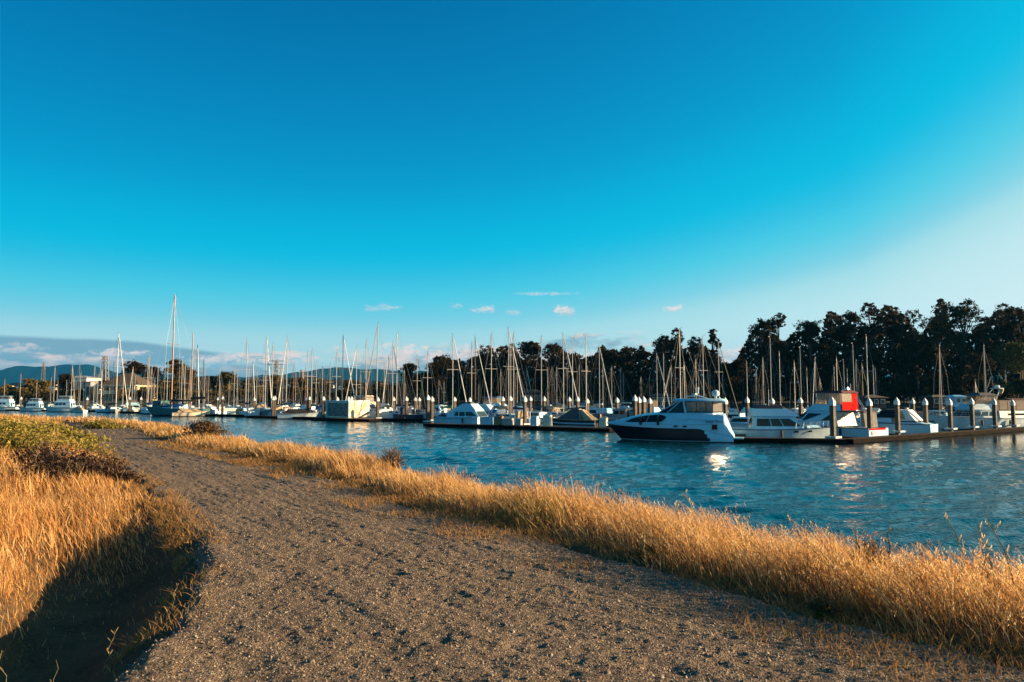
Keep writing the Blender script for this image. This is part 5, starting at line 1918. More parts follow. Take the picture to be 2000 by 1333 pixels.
# every other mast seen in the photograph: pixel x, top row, kind of spar (g grey aluminium, d dark, w wooden), furled headsail, spreader pairs
MASTS = [(8, 741, 'g', 0, 0), (39, 731, 'g', 0, 1), (71, 745, 'g', 0, 0), (99, 738, 'g', 1, 0), (105, 715, 'g', 0, 0), (112, 743, 'g', 0, 0), (129, 743, 'g', 0, 0), (139, 714, 'g', 1, 0), (144, 738, 'g', 0, 1), (153, 709, 'd', 0, 1), (156, 728, 'g', 0, 0),
         (183, 714, 'g', 0, 0), (186, 734, 'g', 0, 0), (190, 732, 'g', 0, 0), (197, 720, 'g', 1, 0), (220, 706, 'd', 0, 0), (240, 717, 'g', 0, 0), (258, 717, 'g', 1, 0), (263, 735, 'g', 0, 0), (287, 699, 'g', 0, 0), (289.5, 692, 'g', 0, 1), (295, 715, 'g', 1, 0), (301, 740, 'g', 0, 0), (307, 715, 'g', 0, 0), (326, 703, 'g', 0, 1),
         (354, 703, 'g', 1, 0), (360, 710, 'g', 0, 1), (371, 708, 'g', 1, 0), (383, 674, 'd', 1, 1), (396, 702, 'd', 0, 1), (399, 714, 'g', 0, 0), (402, 742, 'w', 0, 0), (407, 733, 'g', 0, 0), (428, 721, 'g', 0, 0), (430, 746, 'g', 0, 0), (447, 744, 'g', 0, 0), (457, 712, 'g', 0, 1), (463, 715, 'g', 0, 0),
         (480, 662, 'g', 0, 1), (485, 714, 'g', 0, 1), (492, 706, 'd', 1, 0), (501, 722, 'g', 0, 1), (514, 723, 'g', 0, 1), (518, 656, 'g', 1, 2), (522, 707, 'd', 0, 0), (531, 672, 'g', 0, 1), (548, 714, 'g', 0, 0), (552, 714, 'g', 0, 0), (559, 659, 'g', 1, 1), (573, 710, 'w', 0, 1), (577, 728, 'g', 0, 1),
         (596, 720, 'w', 0, 0), (600, 686, 'g', 0, 1), (608, 683, 'g', 0, 1), (617, 706, 'g', 0, 1), (629, 711, 'g', 1, 0), (644, 708, 'g', 0, 1), (656.5, 685, 'g', 0, 1), (668.5, 656, 'd', 1, 1), (695.5, 676, 'g', 1, 2), (704, 729, 'g', 0, 1), (714, 666, 'g', 0, 1), (716, 713, 'g', 0, 0),
         (736, 632, 'g', 1, 1), (750, 711, 'g', 0, 1), (758, 696, 'd', 1, 0), (766.5, 670, 'g', 1, 1), (774.7, 651, 'g', 0, 1), (789, 723, 'g', 0, 0), (791, 747, 'g', 0, 0), (814.5, 696, 'g', 1, 1), (834.7, 686, 'g', 0, 1), (857, 742, 'g', 0, 0), (867, 746, 'g', 0, 1), (884, 654.5, 'g', 1, 1),
         (921, 671, 'g', 0, 1), (928, 659, 'd', 1, 1), (935, 752, 'g', 0, 0), (959.5, 651.6, 'g', 0, 1), (978, 723, 'g', 0, 0), (993.4, 642, 'g', 1, 1), (997.5, 673, 'g', 0, 0), (1003, 651, 'g', 0, 1), (1010.6, 722, 'g', 0, 0), (1029, 720, 'g', 1, 0), (1057.5, 657, 'g', 0, 1), (1070, 717.5, 'g', 0, 0),
         (1078, 717, 'd', 0, 1), (1087.5, 716.6, 'g', 0, 0), (1100.7, 652, 'g', 1, 1), (1107.6, 719, 'g', 0, 0), (1118.5, 663, 'g', 0, 1), (1131.6, 712, 'g', 0, 0), (1145, 657, 'g', 0, 1), (1148, 715, 'g', 0, 0), (1171, 674, 'g', 1, 0), (1177.6, 715, 'g', 0, 0), (1195, 716.6, 'g', 0, 0), (1212.7, 720, 'g', 1, 0),
         (1218, 729, 'g', 0, 0), (1252, 737, 'g', 0, 0), (1269, 733, 'g', 0, 0), (1283.7, 690, 'g', 1, 0), (1297, 691, 'g', 0, 0), (1311.6, 713.6, 'g', 1, 0), (1329, 644, 'g', 0, 1), (1337, 709.7, 'g', 0, 0), (1350.6, 745, 'g', 0, 0), (1360, 702, 'g', 0, 0), (1370.5, 711.6, 'g', 1, 0), (1374.4, 658, 'g', 0, 1), (1387.6, 722, 'g', 0, 0),
         (1405, 668, 'g', 1, 1), (1412, 732, 'g', 0, 0), (1459.8, 708, 'g', 0, 0), (1478, 724, 'g', 0, 0), (1491.6, 701.5, 'g', 0, 0), (1506.7, 661, 'g', 0, 0), (1524, 689, 'g', 1, 0), (1552.8, 708, 'g', 0, 1), (1565, 681, 'g', 0, 0), (1577, 719.5, 'g', 0, 0), (1594, 701.5, 'g', 1, 0), (1602, 740, 'g', 0, 0),
         (1630.4, 717, 'g', 0, 0), (1636, 700, 'g', 0, 0), (1649.6, 705, 'g', 0, 0), (1656, 722, 'g', 0, 0), (1668.7, 673.4, 'g', 0, 0), (1674, 706, 'g', 0, 0), (1685.6, 712.8, 'g', 1, 0), (1695.7, 657.6, 'g', 1, 1), (1707, 713, 'g', 0, 0), (1711.5, 721, 'g', 0, 0), (1838.8, 677, 'g', 1, 0), (1906, 745.6, 'g', 0, 0), (1926, 677, 'g', 0, 0)]
LAND = [(-200, None), (335, 'the schooner mainmast'), (670, 'the white box shed'), (915, 'the pale cabin cruiser'), (1303, 'the dark hulled yacht'), (1600, 'the red canvassed cruiser')]
UNITS = ['first', 'second', 'third', 'fourth', 'fifth', 'sixth', 'seventh', 'eighth', 'ninth']
ORD = ['nearest'] + UNITS[1:] + ['tenth', 'eleventh', 'twelfth', 'thirteenth', 'fourteenth', 'fifteenth', 'sixteenth', 'seventeenth', 'eighteenth', 'nineteenth', 'twentieth']
ORD += ['twenty-' + u_ for u_ in UNITS] + ['thirtieth'] + ['thirty-' + u_ for u_ in UNITS] + ['fortieth'] + ['forty-' + u_ for u_ in UNITS]
SPN = {'g': 'grey', 'd': 'dark', 'w': 'wooden'}
SPM = {'g': ALU, 'd': ALUD, 'w': WOODS}
HULLS = [GELW, GEL, GELW, CREAM, GELW, GREYP, NAVYP, GELW, GEL, BLUEP]
COVERS = [NAVYC, BLUEC, BLACKC, WHITEC, TANC, NAVYC, GREENC, GREYC]
rs = random.Random(99)
cnt = {}
for k, (px_, yt, sp_, fl, nsp) in enumerate(MASTS):
    li = max(i for i, (lx, nm) in enumerate(LAND) if lx <= px_)
    cnt[li] = cnt.get(li, 0) + 1
    h = rs.uniform(10.8, 13.2) if yt > 690 else rs.uniform(12.0, 14.5)
    d_ = (h - CAMZ) * F / max(8, 774 - yt)
    d_ = min(max(d_, front_d(px_)), shore_d(px_))
    size = 'tall' if yt < 690 else ('short' if yt > 725 else 'medium')
    sail_ = ', rolled headsail' if fl else ''
    if LAND[li][1] is None:
        lb = '%s %s mast%s, %s from left border' % (size, SPN[sp_], sail_, ORD[cnt[li] - 1 + (1 if px_ > 227 else 0)])
    else:
        lb = '%s %s mast%s, %s right of %s' % (size, SPN[sp_], sail_, ORD[cnt[li] - 1], LAND[li][1])
    hd_ = rs.choice([128, 128, -52, -52, 128]) + rs.uniform(-9, 9)
    if fl:
        hd_ = rs.choice([-52, -52, 128]) + rs.uniform(-9, 9)
    if px_ > 1440:                                     # the eastern berths lie nearly end-on
        hd_ = rs.choice([-118, 62]) + rs.uniform(-10, 10)
    sailboat(px_, yt, d_, 'sailboat with ' + lb, hd=hd_, hullm=rs.choice(HULLS), spar=SPM[sp_], furl=rs.choice([WHITEC, WHITEC, GREYC, TANC]) if fl else None, cover=rs.choice(COVERS), nspread=nsp, detail=1 if d_ < 150 else 0,
             dodger=rs.choice([None, None, NAVYC, BLUEC, TANC]) if d_ < 150 else None)
# ================================================================== white box shed on its float
def box_shed():
    p = P(681, 120.6)
    yaw = R(-37)                                  # local x runs along the long face away to the left
    e = empty('box_shed', (p.x, p.y, .45))
    ux = Vector((-.80, .60, 0))
    uy = Vector((.60, .80, 0))
    Lx, Ly, H = 5.5, 4.3, 2.65
    def Q(a, b, z):
        v = ux * a + uy * b
        return Vector((v.x, v.y, z))
    mb = MB().hexa([Q(0, 0, 0), Q(0, Ly, 0), Q(Lx, Ly, 0), Q(Lx, 0, 0)], [Q(0, 0, H), Q(0, Ly, H), Q(Lx, Ly, H), Q(Lx, 0, H)])
    w = mb.build('wall', mat('stained_white_panel', (.78, .70, .56), .7, var=.35, scale=1.3, col2=(.55, .38, .22)), e)
    gm = bpy.data.materials.new('graffiti_panel')
    gm.use_nodes = True
    T = NT(gm.node_tree)
    b = gm.node_tree.nodes['Principled BSDF']
    t = T.n('ShaderNodeTexCoord')
    n1_ = T.noise(t.outputs['Object'], 4.5, 6, .7)
    n2_ = T.noise(t.outputs['Object'], 9.0, 4, .6)
    T.inp(b.inputs['Base Color'], T.mix(T.ss(n1_, .42, .56), c4((.08, .06, .055)), T.mix(T.ss(n2_, .4, .6), c4((.45, .36, .30)), c4((.22, .18, .17)))))
    b.inputs['Roughness'].default_value = .8
    pn_ = MB().hexa([Q(.25, -.03, .22), Q(Lx - .25, -.03, .22), Q(Lx - .25, .02, .22), Q(.25, .02, .22)], [Q(.25, -.03, H - .25), Q(Lx - .25, -.03, H - .25), Q(Lx - .25, .02, H - .25), Q(.25, .02, H - .25)])
    pn_.build('side_panel', gm, w)
    for a in (0, Lx):
        MB().hexa([Q(a - .1, -.06, 0), Q(a + .1, -.06, 0), Q(a + .1, .05, 0), Q(a - .1, .05, 0)], [Q(a - .1, -.06, H), Q(a + .1, -.06, H), Q(a + .1, .05, H), Q(a - .1, .05, H)]).build('corner_post', GELW, w)
    MB().hexa([Q(-.1, Ly - .1, 0), Q(-.1, Ly + .1, 0), Q(.1, Ly + .1, 0), Q(.1, Ly - .1, 0)], [Q(-.1, Ly - .1, H), Q(-.1, Ly + .1, H), Q(.1, Ly + .1, H), Q(.1, Ly - .1, H)]).build('corner_post', GELW, w)
    MB().hexa([Q(-.15, -.15, H), Q(-.15, Ly + .15, H), Q(Lx + .15, Ly + .15, H), Q(Lx + .15, -.15, H)], [Q(-.12, -.12, H + .14), Q(-.12, Ly + .12, H + .14), Q(Lx + .12, Ly + .12, H + .14), Q(Lx + .12, -.12, H + .14)]).build('roof', GELW, e)
    MB().tube(Q(-.15, 1.6, .1), Q(-.15, 3.9, 2.4), .03, .03, 4).build('prop', TANW, e)
    tag(e, 'white box shed with dark scribbled left side on the dock', 'shed')


box_shed()


# ------------------------------------------------------------------ dock furniture
def dock_box(px, d, w, h, label, m=GELW, rz=R(-25), lid=True):
    p = P(px, d)
    e = empty('dock_box', (p.x, p.y, .45), rz)
    MB().hexa([(-w / 2, -.35, 0), (w / 2, -.35, 0), (w / 2, .35, 0), (-w / 2, .35, 0)], [(-w / 2 * .94, -.32, h), (w / 2 * .94, -.32, h), (w / 2 * .94, .32, h), (-w / 2 * .94, .32, h)]).build('body', m, e)
    if lid:
        MB().hexa([(-w / 2, -.38, h), (w / 2, -.38, h), (w / 2, .38, h), (-w / 2, .38, h)], [(-w / 2 * .97, -.2, h + .14), (w / 2 * .97, -.2, h + .14), (w / 2 * .97, .34, h + .14), (-w / 2 * .97, .34, h + .14)]).build('lid', m, e)
    tag(e, label, 'dock box', 'boxes standing on the docks')


dock_box(929, 94.6, .9, .75, 'white dock box below the sunlit windscreen of the pale cruiser')
dock_box(956, 93.4, .8, .8, 'narrow dock box right of the white one below the pale cruiser', BLUEP)
dock_box(975, 92.9, 1.1, .9, 'brown dock locker below the blue windscreen cover', TANW)
dock_box(992, 92.0, 1.4, .65, 'long low grey dock box left of the solitary dark piling', GREYP)
dock_box(1014, 91.2, .7, .6, 'small grey dock box beside the solitary dark piling', GREYP)
dock_box(1044, 89.9, .85, 1.0, 'sunlit white dock box right of the solitary dark piling')
dock_box(1069, 88.6, .95, 1.15, 'tall cream dock locker left of the covered runabout', CREAM)
dock_box(1178, 86.0, .9, .9, 'cream dock locker between runabout and yacht bow', CREAM)
dock_box(1432, 66.2, 1.2, .6, 'cream dock box at the yacht stern', CREAM, R(10))
dock_box(420, 148.3, 1.0, .7, 'small white dock box right of the cream striped boat')
dock_box(468, 145.5, 1.2, .9, 'orange covered dock box left of the dark dock', ORANGE)


def life_ring(px, d, z, label, m, r=.42):
    p = P(px, d)
    e = MB()
    n = 18
    V, Fc = [], []
    for i in range(n):
        a = 2 * math.pi * i / n
        for j in range(8):
            b = 2 * math.pi * j / 8
            rr = r + .11 * math.cos(b)
            V.append((rr * math.cos(a), .11 * math.sin(b), rr * math.sin(a)))
    for i in range(n):
        for j in range(8):
            Fc.append((8 * i + j, 8 * i + (j + 1) % 8, 8 * ((i + 1) % n) + (j + 1) % 8, 8 * ((i + 1) % n) + j))
    e.add(V, Fc)
    o = e.build('life_ring', m, None, smooth=True, loc=(p.x, p.y, z))
    o.rotation_euler = (0, 0, R(20))
    tag(o, label, 'life ring')


life_ring(862, 115.6, zat(797, 115.6), 'white life ring hung on the fishing boat', GEL, .40)
life_ring(561, 133, zat(800, 133), 'orange life ring above the dark dock', ORANGE, .42)

# ================================================================== trees
BARK = mat('gum_bark', (.05, .037, .028), .9, var=.4, scale=1.5)
LEAFM = attr_mat('gum_leaf', 0.15, 0.75, 0.08)
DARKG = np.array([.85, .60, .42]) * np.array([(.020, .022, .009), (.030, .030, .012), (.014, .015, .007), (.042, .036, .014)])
OLIVE = .8 * np.array([(.055, .046, .014), (.075, .058, .018), (.040, .034, .012), (.10, .07, .02)])
GOLDG = np.array([(.13, .095, .022), (.17, .12, .03), (.09, .07, .02), (.07, .055, .018)])


def tree(px, ytop, hw, d, label, pal=DARKG, seed=0, ybase=None, open_=.5, n=4200, leaf=.42, low=.28, group='trees standing behind the marina', name='gum_tree', lobes=None):
    """tree: tapered trunk, limbs, leaf clumps at the limb ends spread through the crown"""
    q = np.random.default_rng(seed + 1000)
    rr = random.Random(seed)
    X = (px - 1000) / F * d
    z0 = 1.6
    H = zat(ytop, d) - z0
    RW = hw / F * d
    e = empty(name, (X, d, z0))
    tr = MB()
    tops = []
    nst = 1 if RW < 4 else rr.choice([1, 2, 2])
    for s_ in range(nst):
        bx = rr.uniform(-.25, .25) * RW
        pts = [Vector((bx * .3, 0, -.6))]
        for k in range(1, 6):
            t = k / 5
            pts.append(Vector((bx * (.3 + .9 * t) + rr.uniform(-.05, .05) * RW, rr.uniform(-.06, .06) * RW, H * .72 * t)))
        r0 = .022 * H * (1 if nst == 1 else .75)
        for k, (a, b) in enumerate(zip(pts[:-1], pts[1:])):
            tr.tube(a, b, r0 * (1 - .15 * k), r0 * (1 - .15 * (k + 1)), 6)
        tops.append(pts)
    ends = []
    LB = []                                    # big lobes of the crown: centre, radius
    nlb = lobes or max(8, int(8 + RW * 1.3))
    for k in range(nlb):
        rl_ = RW * rr.uniform(.38, .58)
        if k == 0:
            c_ = Vector((rr.uniform(-.2, .2) * RW, 0, H - rl_ * .72))
        else:
            zz = H * (low + (.93 - low) * rr.random() ** .75)
            wide = RW * (1.0 if zz < H * .8 else .75) - rl_ * .8
            c_ = Vector((rr.uniform(-1, 1) * max(.1, wide), rr.uniform(-.7, .7) * max(.1, wide), min(zz, H - rl_ * .75)))
        LB.append((c_, rl_))
        pts = rr.choice(tops)
        ki = min(4, max(0, int(5 * (c_.z / H) / .72 * .8)))
        a = pts[ki].lerp(pts[ki + 1], .5)
        m1 = a.lerp(c_, .55) + Vector((0, 0, -.02 * H))
        tr.tube(a, m1, .007 * H, .005 * H, 5)
        tr.tube(m1, c_, .005 * H, .003 * H, 4)
        for j in range(4):
            dv = Vector((rr.uniform(-1, 1), rr.uniform(-1, 1), rr.uniform(-.2, 1))) * rl_ * .6
            tr.tube(c_, c_ + dv, .0025 * H, .001 * H, 3)
    tr.build('trunk', BARK, e)
    ncl = int(nlb * (26 - 12 * open_))
    li_ = q.integers(0, nlb, ncl)
    lc = np.array([tuple(c_) for c_, _ in LB])
    lr = np.array([r_ for _, r_ in LB])
    dv = q.normal(0, 1, (ncl, 3))
    dv[:, 2] += .25
    dv /= np.linalg.norm(dv, axis=1)[:, None]
    E_ = lc[li_] + dv * (lr[li_] * (.55 + .42 * q.random(ncl)))[:, None] * np.array([1, 1, .72])
    cs_ = lr[li_] * (.20 + .18 * q.random(ncl))
    cl = q.integers(0, ncl, n)
    dirv = q.normal(0, 1, (n, 3))
    dirv /= np.linalg.norm(dirv, axis=1)[:, None]
    C0 = E_[cl] + dirv * (cs_[cl] * q.random(n) ** .6)[:, None] * np.array([1.15, 1.15, .8])
    d1 = q.normal(0, 1, (n, 3)) + np.array([0, 0, -.4])
    d1 /= np.linalg.norm(d1, axis=1)[:, None]
    d2 = np.cross(d1, q.normal(0, 1, (n, 3)))
    d2 /= np.linalg.norm(d2, axis=1)[:, None]
    s = leaf * (.45 + .8 * q.random(n))[:, None]
    V = np.stack([C0 - d1 * s, C0 + d2 * s * .42, C0 + d1 * s, C0 - d2 * s * .42], 1).reshape(-1, 3)
    Fc = np.arange(n * 4).reshape(n, 4)
    cc = pick(pal, n, q, .6) * (0.7 + .6 * q.random(ncl))[cl][:, None]
    cr_ = np_mesh('crown', V, Fc, [LEAFM], attrs={'tint': np.repeat(cc, 4, axis=0)})
    cr_.parent = e
    tag(e, label, 'tree', group)
    return e


TREES = [  # px, top row, half width px, depth, palette, openness, label
    (262, 704, 34, 300, DARKG, .1, 'big dark round tree behind the white clubhouse'), (338, 701, 26, 300, OLIVE, .3, 'brownish tree behind the schooner mainmast'), (298, 716, 22, 305, DARKG, .2, 'dark tree between the round tree and the schooner'), (372, 722, 20, 305, OLIVE, .3, 'olive tree right of the schooner masts'),
    (128, 731, 20, 300, DARKG, .1, 'dark round tree behind the largest trawler'), (58, 740, 22, 296, GOLDG, .2, 'golden tree behind the second trawler'), (88, 744, 16, 292, GOLDG, .2, 'sunlit golden tree left of the largest trawler'), (18, 752, 18, 300, GOLDG, .2, 'low golden tree at the left border'),
    (205, 744, 18, 320, DARKG, .2, 'dark low tree left of the clubhouse roof'), (445, 727, 24, 300, OLIVE, .3, 'olive tree left of the tall masts'), (410, 736, 20, 300, OLIVE, .3, 'rusty low tree behind the white pilings'), (490, 742, 24, 300, OLIVE, .3, 'low brown tree behind the dark dock masts'),
    (535, 732, 24, 298, GOLDG * .7, .3, 'golden brown tree behind the far pylon'), (580, 738, 26, 300, OLIVE, .3, 'brown tree behind the wooden masts'), (630, 740, 26, 300, OLIVE, .3, 'brown tree left above the box shed'), (690, 742, 28, 296, OLIVE, .3, 'brown tree right above the box shed'), (742, 748, 24, 290, OLIVE, .3, 'low brown tree left of the round one'),
    (797, 709, 24, 280, DARKG, .2, 'round dark tree between the tallest masts'), (865, 695, 34, 275, DARKG, .4, 'broad dark gum left of the dense grove'), (912, 716, 24, 270, DARKG, .4, 'lower dark gum beside the broad one'), (952, 674, 36, 262, DARKG, .5, 'airy gum with gaps above the pale cabin cruiser'), (990, 694, 26, 262, DARKG, .4, 'gum behind the three close masts'),
    (1035, 667, 32, 258, DARKG, .55, 'see-through gum above the solitary dark piling'), (1080, 671, 26, 256, DARKG, .3, 'narrow domed gum above the runabout'), (1125, 690, 22, 256, DARKG, .5, 'thin gum right of the domed one'), (1150, 705, 24, 256, DARKG, .4, 'low gum behind the close pair of masts'), (1188, 682, 28, 250, DARKG, .4, 'gum left of the yacht bow'), (1222, 682, 24, 246, DARKG, .4, 'gum above the yacht bow'), (1256, 676, 20, 244, DARKG, .55, 'spiky gum above the yacht foredeck'),
    (1296, 654, 30, 234, DARKG, .45, 'gum left of the tall mast over the yacht'), (1322, 642, 26, 232, DARKG, .5, 'tall gum right behind the yacht mast'), (1358, 657, 28, 230, DARKG, .5, 'gum above the radar dome of the yacht'), (1396, 642, 15, 228, DARKG, .7, 'wispy gum top standing alone right of the yacht'), (1390, 690, 30, 228, DARKG, .4, 'lower gum under the wispy top'), (1442, 698, 30, 226, DARKG, .5, 'low gum in the gap of the grove'),
    (1492, 622, 34, 212, DARKG, .6, 'tall open gum left of the dense wood'), (1524, 612, 26, 212, DARKG, .6, 'gum with feathery top in the tall grove'), (1500, 690, 34, 205, DARKG, .3, 'lower gum beneath the tall open one'), (1586, 624, 34, 206, DARKG, .2, 'dense rounded gum in the tall grove'), (1545, 660, 28, 205, DARKG, .3, 'gum filling behind the flybridge cruiser'), (1630, 640, 28, 205, DARKG, .4, 'gum above the red canvassed cruiser'),
    (1668, 608, 30, 203, DARKG, .5, 'gum with ragged top left of the highest wood'), (1704, 592, 32, 203, DARKG, .45, 'high gum with double head'), (1640, 690, 34, 198, DARKG, .2, 'lower gum behind the red curtain'), (1700, 680, 34, 196, DARKG, .2, 'lower gum behind the express cruiser'), (1748, 614, 28, 202, DARKG, .45, 'gum in the notch of the high wood'), (1792, 606, 32, 200, DARKG, .3, 'gum left of the highest crown'), (1760, 680, 36, 195, DARKG, .2, 'lower gum under the notch'),
    (1842, 590, 40, 198, OLIVE * .7, .2, 'highest broad gum crown of the wood'), (1890, 586, 38, 196, OLIVE * .8, .2, 'highest gum right of the broad crown'), (1922, 620, 28, 196, DARKG, .3, 'gum shoulder right of the highest crown'), (1830, 680, 40, 192, DARKG, .2, 'lower gum behind the trawler bow'), (1900, 690, 40, 190, DARKG, .2, 'lower gum behind the trawler bridge'),
    (1960, 594, 28, 194, DARKG, .55, 'open gum near the right border'), (1992, 600, 28, 192, DARKG, .5, 'gum cut by the right border'), (1982, 668, 46, 178, np.array([(.05, .055, .014), (.07, .07, .02), (.035, .04, .012)]), .1, 'rounder green tree before the wood at the right border')]
for i, (px_, yt, hw_, d_, pal, op, lb) in enumerate(TREES):
    big = hw_ / F * d_
    tree(px_, yt, hw_, d_, lb, pal, i, open_=op, n=int(2900 + 520 * big), leaf=.34 if d_ < 240 else .42, low=.20 if op < .35 else .30, name='gum_tree' if px_ > 780 else 'shore_tree')


# undergrowth in front of the trunks: separate shrubs along the far shore, copies of a few grown ones
rs2 = random.Random(4)
SHRUB_L = {}
PROTO = {}


def copy_thing(src, loc, sc_, rz):
    r_ = src.copy()
    COL.objects.link(r_)
    r_.location = loc
    r_.scale = sc_
    r_.rotation_euler = (0, 0, rz)
    for ch in src.children:
        c_ = ch.copy()
        COL.objects.link(c_)
        c_.parent = r_
    return r_


lastpx = 4
k = 0
while lastpx < 2005:
    d_ = shore_d(lastpx) + 14 + rs2.uniform(0, 10)
    hw_ = rs2.uniform(16, 30)
    ytop = rs2.uniform(752, 764) if lastpx < 900 else rs2.uniform(738, 758)
    pk = 'gold' if lastpx < 560 and rs2.random() < .5 else ('olive' if lastpx < 900 else 'dark')
    k += 1
    li = max(i for i, (lx, nm) in enumerate(LAND) if lx <= lastpx)
    SHRUB_L[li] = SHRUB_L.get(li, 0) + 1
    lb = 'low shore shrub, %s %s' % (ORD[SHRUB_L[li] - 1].replace('nearest', 'first'), 'from the left border' if LAND[li][1] is None else 'to the right of ' + LAND[li][1])
    lst = PROTO.setdefault(pk, [])
    if len(lst) < 3:
        o = tree(lastpx, ytop, hw_, d_, lb, {'gold': GOLDG * .8, 'olive': OLIVE, 'dark': DARKG}[pk], 500 + k, open_=.0, n=1800, leaf=.45, low=.10, group='low shrubs along the far shore', name='shore_shrub', lobes=7)
        lst.append((o, zat(ytop, d_) - 1.6, hw_ / F * d_))
    else:
        src, h0, w0 = rs2.choice(lst)
        kx = hw_ / F * d_ / w0
        o = copy_thing(src, (P(lastpx, d_).x, d_, 1.6), (kx, kx, (zat(ytop, d_) - 1.6) / h0), rs2.uniform(0, 6.28))
        o['label'] = lb
    lastpx += hw_ * 1.15

# the wood's dark depth behind the first rows of trees
q = np.random.default_rng(88)
nn_ = 52000
xs_ = q.random(nn_) * 1450 + 760
dd_ = np.interp(xs_, [760, 900, 1100, 1400, 1600, 2210], [300, 292, 280, 258, 232, 215]) + q.random(nn_) * 26
topy = np.interp(xs_, [760, 860, 960, 1100, 1250, 1320, 1400, 1440, 1480, 1560, 1700, 1850, 1950, 2210], [752, 708, 684, 680, 688, 658, 690, 708, 636, 632, 608, 596, 604, 606])
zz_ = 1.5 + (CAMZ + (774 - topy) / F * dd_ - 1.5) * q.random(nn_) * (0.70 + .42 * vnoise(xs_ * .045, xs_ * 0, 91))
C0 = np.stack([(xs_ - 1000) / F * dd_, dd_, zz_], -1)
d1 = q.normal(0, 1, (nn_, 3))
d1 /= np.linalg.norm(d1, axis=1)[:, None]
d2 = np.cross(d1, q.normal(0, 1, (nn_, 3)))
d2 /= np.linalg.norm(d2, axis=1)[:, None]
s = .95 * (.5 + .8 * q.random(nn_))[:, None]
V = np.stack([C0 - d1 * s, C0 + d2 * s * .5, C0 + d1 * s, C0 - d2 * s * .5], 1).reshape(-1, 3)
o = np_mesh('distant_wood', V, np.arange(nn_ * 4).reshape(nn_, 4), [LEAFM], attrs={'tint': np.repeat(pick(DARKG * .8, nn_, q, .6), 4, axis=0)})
tag(o, 'dark mass of wood behind the gum trees', 'wood', kind='stuff')

# ================================================================== buildings of the far shore
ROOFB = mat('brown_shingle_roof', (.07, .05, .035), .9, var=.3, scale=1.5)
WALLC = mat('cream_stucco', (.5, .42, .29), .85, var=.15, scale=.8)
WALLW = mat('white_siding', (.70, .64, .54), .8, var=.15, scale=.8)
GLASSF = mat('far_window', (.02, .022, .025), .15)
REDW = mat('red_barn_board', (.07, .012, .010), .85, var=.3, scale=1)


def building(name, px0, px1, d, yb, yt, depth, label, wallm, roofm, rows=2, cols=6, roofh=None, yaw=0.0, hip=True, cat='building', group=None):
    x0, x1 = P(px0, d).x, P(px1, d).x
    zb, zt = max(1.8, zat(yb, d)), zat(yt, d)
    w = x1 - x0
    h = zt - zb
    e = empty(name, ((x0 + x1) / 2, d, zb - .3), R(yaw))
    MB().box((0, depth / 2, h / 2 + .15), (w, depth, h + .3)).build('wall', wallm, e)
    rh = roofh if roofh is not None else .3 * h
    o = .5
    rb = [(-w / 2 - o, -o, h + .3), (w / 2 + o, -o, h + .3), (w / 2 + o, depth + o, h + .3), (-w / 2 - o, depth + o, h + .3)]
    ins = min(w, depth) * (.42 if hip else 0)
    rt = [(-w / 2 - o + ins, depth / 2 - .1, h + .3 + rh), (w / 2 + o - ins, depth / 2 - .1, h + .3 + rh), (w / 2 + o - ins, depth / 2 + .1, h + .3 + rh), (-w / 2 - o + ins, depth / 2 + .1, h + .3 + rh)]
    MB().hexa(rb, rt).build('roof', roofm, e)
    for r_ in range(rows):
        for c_ in range(cols):
            cx = -w / 2 + w * (c_ + .5) / cols
            cz = .3 + h * (r_ + .55) / rows
            ww, wh = w / cols * .55, h / rows * .45
            fr = MB().box((cx, -.02, cz), (ww + .16, .08, wh + .16)).build('window', WALLW, e)
            MB().box((cx, -.05, cz), (ww, .06, wh)).build('pane', GLASSF, fr)
    tag(e, label, cat, group)
    return e


cb = building('clubhouse', 196, 268, 272, 786, 752, 14, 'cream two storey clubhouse with long balcony behind the blue sloop', WALLC, ROOFB, 2, 7, roofh=4.5)
bw = P(268, 272).x - P(196, 272).x
hb = zat(752, 272) - 1.8
MB().box((0, -1.2, hb * .5 + .2), (bw, 2.4, .25)).build('balcony_floor', WALLW, cb)
MB().box((0, -2.35, hb * .5 + .85), (bw, .1, 1.1)).build('balcony_rail', WALLC, cb)
for k in range(7):
    MB().box((-bw / 2 + bw * (k + .02) / 6.04, -2.3, hb * .5), (.25, .25, hb)).build('post', WALLC, cb)
MB().box((0, -1.2, hb + .1), (bw + 1, 2.6, .2)).build('eave', WALLW, cb)
building('annex', 262, 284, 274, 786, 756, 9, 'cream annex with round window right of the clubhouse', WALLC, WALLC, 1, 1, roofh=.2)
building('kiosk', 165, 176, 270, 786, 746, 6, 'small dark kiosk with white sign board left of the clubhouse', GREYP, GREYP, 1, 1, roofh=.3)
building('warehouse', 120, 168, 330, 770, 738, 12, 'grey warehouse behind the masts left of the clubhouse', WALLW, GREYP, 1, 5, roofh=1.0)
building('dockhouse', 1692, 1730, 160, 800, 777, 5, 'dark open sided dockhouse behind the red canvassed cruiser', DKW, ROOFB, 1, 3, roofh=.6)
building('dockhouse', 1272, 1322, 195, 790, 773, 5, 'long low brown dockhouse above the yacht foredeck', DKW, ROOFB, 1, 6, roofh=.5)
building('dockhouse', 1822, 1862, 160, 795, 776, 5, 'dark dockhouse behind the trawler bow', DKW, ROOFB, 1, 3, roofh=.5)
building('shed', 1984, 2030, 160, 800, 782, 6, 'dark red shed at the right border', REDW, REDW, 1, 2, roofh=.4, hip=False)
building('gate_hut', 1866, 1888, 132, 792, 775, 3, 'small light blue hut behind the big white trawler', BLUEP, BLUEP, 1, 2, roofh=.3)
building('dockhouse', 1015, 1060, 210, 790, 768, 5, 'reddish dockhouse behind the solitary dark piling', REDW, ROOFB, 1, 5, roofh=1.0)
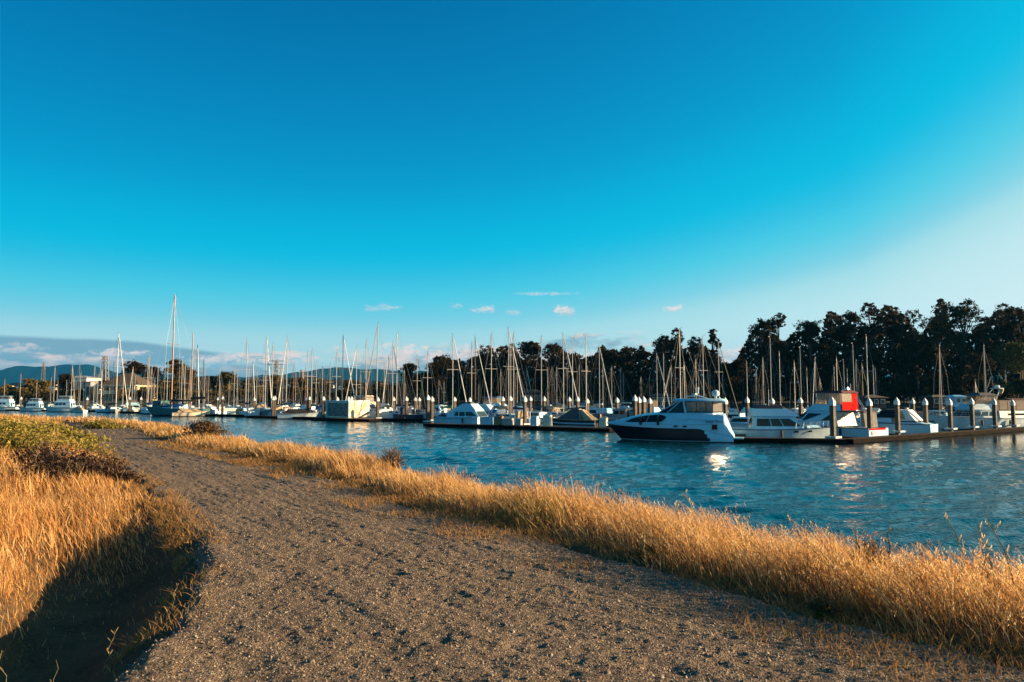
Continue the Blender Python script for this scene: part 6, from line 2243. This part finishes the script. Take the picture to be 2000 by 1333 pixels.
# seawall along the far left shore
sw = MB()
a, b = P(55, 268), P(300, 262)
sw.hexa([(a.x, a.y, -1), (b.x, b.y, -1), (b.x, b.y + 1, -1), (a.x, a.y + 1, -1)], [(a.x, a.y, 2.3), (b.x, b.y, 2.3), (b.x, b.y + 1, 2.3), (a.x, a.y + 1, 2.3)])
o = sw.build('seawall', mat('tan_seawall', (.42, .24, .14), .9, var=.3, scale=.5))  # even tan wall colour, varied by noise
tag(o, 'long tan seawall behind the white trawlers', 'wall')

# houses scattered on the near hills
rs3 = random.Random(17)
HOUSES = [(12, 754), (28, 756), (45, 750), (68, 748), (75, 751), (88, 749), (92, 754), (97, 750), (100, 757), (150, 745), (170, 748), (410, 752), (440, 750), (466, 754), (505, 750), (528, 755), (560, 748), (590, 752), (615, 748), (640, 753), (700, 752), (724, 755), (738, 750), (755, 756), (660, 756), (486, 757), (548, 758), (116, 752)]
for i, (hx, hy) in enumerate(sorted(HOUSES)):
    d_ = 1650 + rs3.uniform(-60, 60)
    wpx = rs3.uniform(5, 11)
    lb = 'small pale hillside house, %s house from the left' % ORD[i].replace('nearest', 'first')
    building('hillside_house', hx, hx + wpx, d_, hy + 5, hy, 9, lb, rs3.choice([WALLW, WALLC, WALLW]), ROOFB if rs3.random() < .6 else GREYP, 1, 3, roofh=2.0, cat='house', group='houses scattered on the hillside')


# ------------------------------------------------------------------ pylons and poles
PYL = mat('galvanised_steel', (.22, .19, .17), .6, .3)


def pylon(px, ytop, d, w, label, arms=3):
    H = zat(ytop, d)
    p = P(px, d)
    e = empty('pylon', (p.x, p.y, 0))
    t = .05 * w
    legs = [(-1, -1), (1, -1), (1, 1), (-1, 1)]
    top = [Vector((a * w * .22, b * w * .22, H)) for a, b in legs]
    bot = [Vector((a * w * .5, b * w * .5, 0)) for a, b in legs]
    for a, b in zip(bot, top):
        MB().tube(a, b, t, t * .7, 4).build('leg', PYL, e)
    br = MB()
    ns = 9
    for k in range(ns):
        for j in range(4):
            a0 = bot[j].lerp(top[j], k / ns)
            b1 = bot[(j + 1) % 4].lerp(top[(j + 1) % 4], (k + 1) / ns)
            br.tube(a0, b1, t * .5, t * .5, 3)
            br.tube(bot[(j + 1) % 4].lerp(top[(j + 1) % 4], k / ns), bot[j].lerp(top[j], (k + 1) / ns), t * .5, t * .5, 3)
    br.build('lattice', PYL, e)
    for k in range(arms):
        z = H * (.80 + .09 * k)
        MB().tube((-w * 1.1, 0, z), (w * 1.1, 0, z), t * .8, t * .8, 4).build('cross_arm', PYL, e)
    tag(e, label, 'pylon', 'power pylons beyond the marina')


pylon(202, 695, 520, 6.0, 'lattice tower rising left of the blue sloop mast', 0)
pylon(83, 708, 520, 2.6, 'slim tower above the golden trees at the far left', 3)
pylon(539, 704, 900, 9.0, 'power pylon with cross arms in front of the blue hills', 3)
pylon(588, 722, 900, 7.0, 'smaller power pylon right of the one with cross arms', 2)
# ================================================================== the air over the bay
hz = MB()
hz.box((0, 3300, 190), (17000, 11600, 386))
ho = hz.build('haze', [])
hm = bpy.data.materials.new('haze')
hm.use_nodes = True
ht = hm.node_tree
for n in list(ht.nodes):
    ht.nodes.remove(n)
pv = ht.nodes.new('ShaderNodeVolumePrincipled')
pv.inputs['Color'].default_value = (.06, .50, 1.0, 1)
pv.inputs['Density'].default_value = 0.00004
pv.inputs['Anisotropy'].default_value = 0.2
mo = ht.nodes.new('ShaderNodeOutputMaterial')
ht.links.new(pv.outputs[0], mo.inputs['Volume'])
ho.data.materials.append(hm)
tag(ho, 'pale blue haze in the air over the bay and hills', 'haze', kind='stuff')
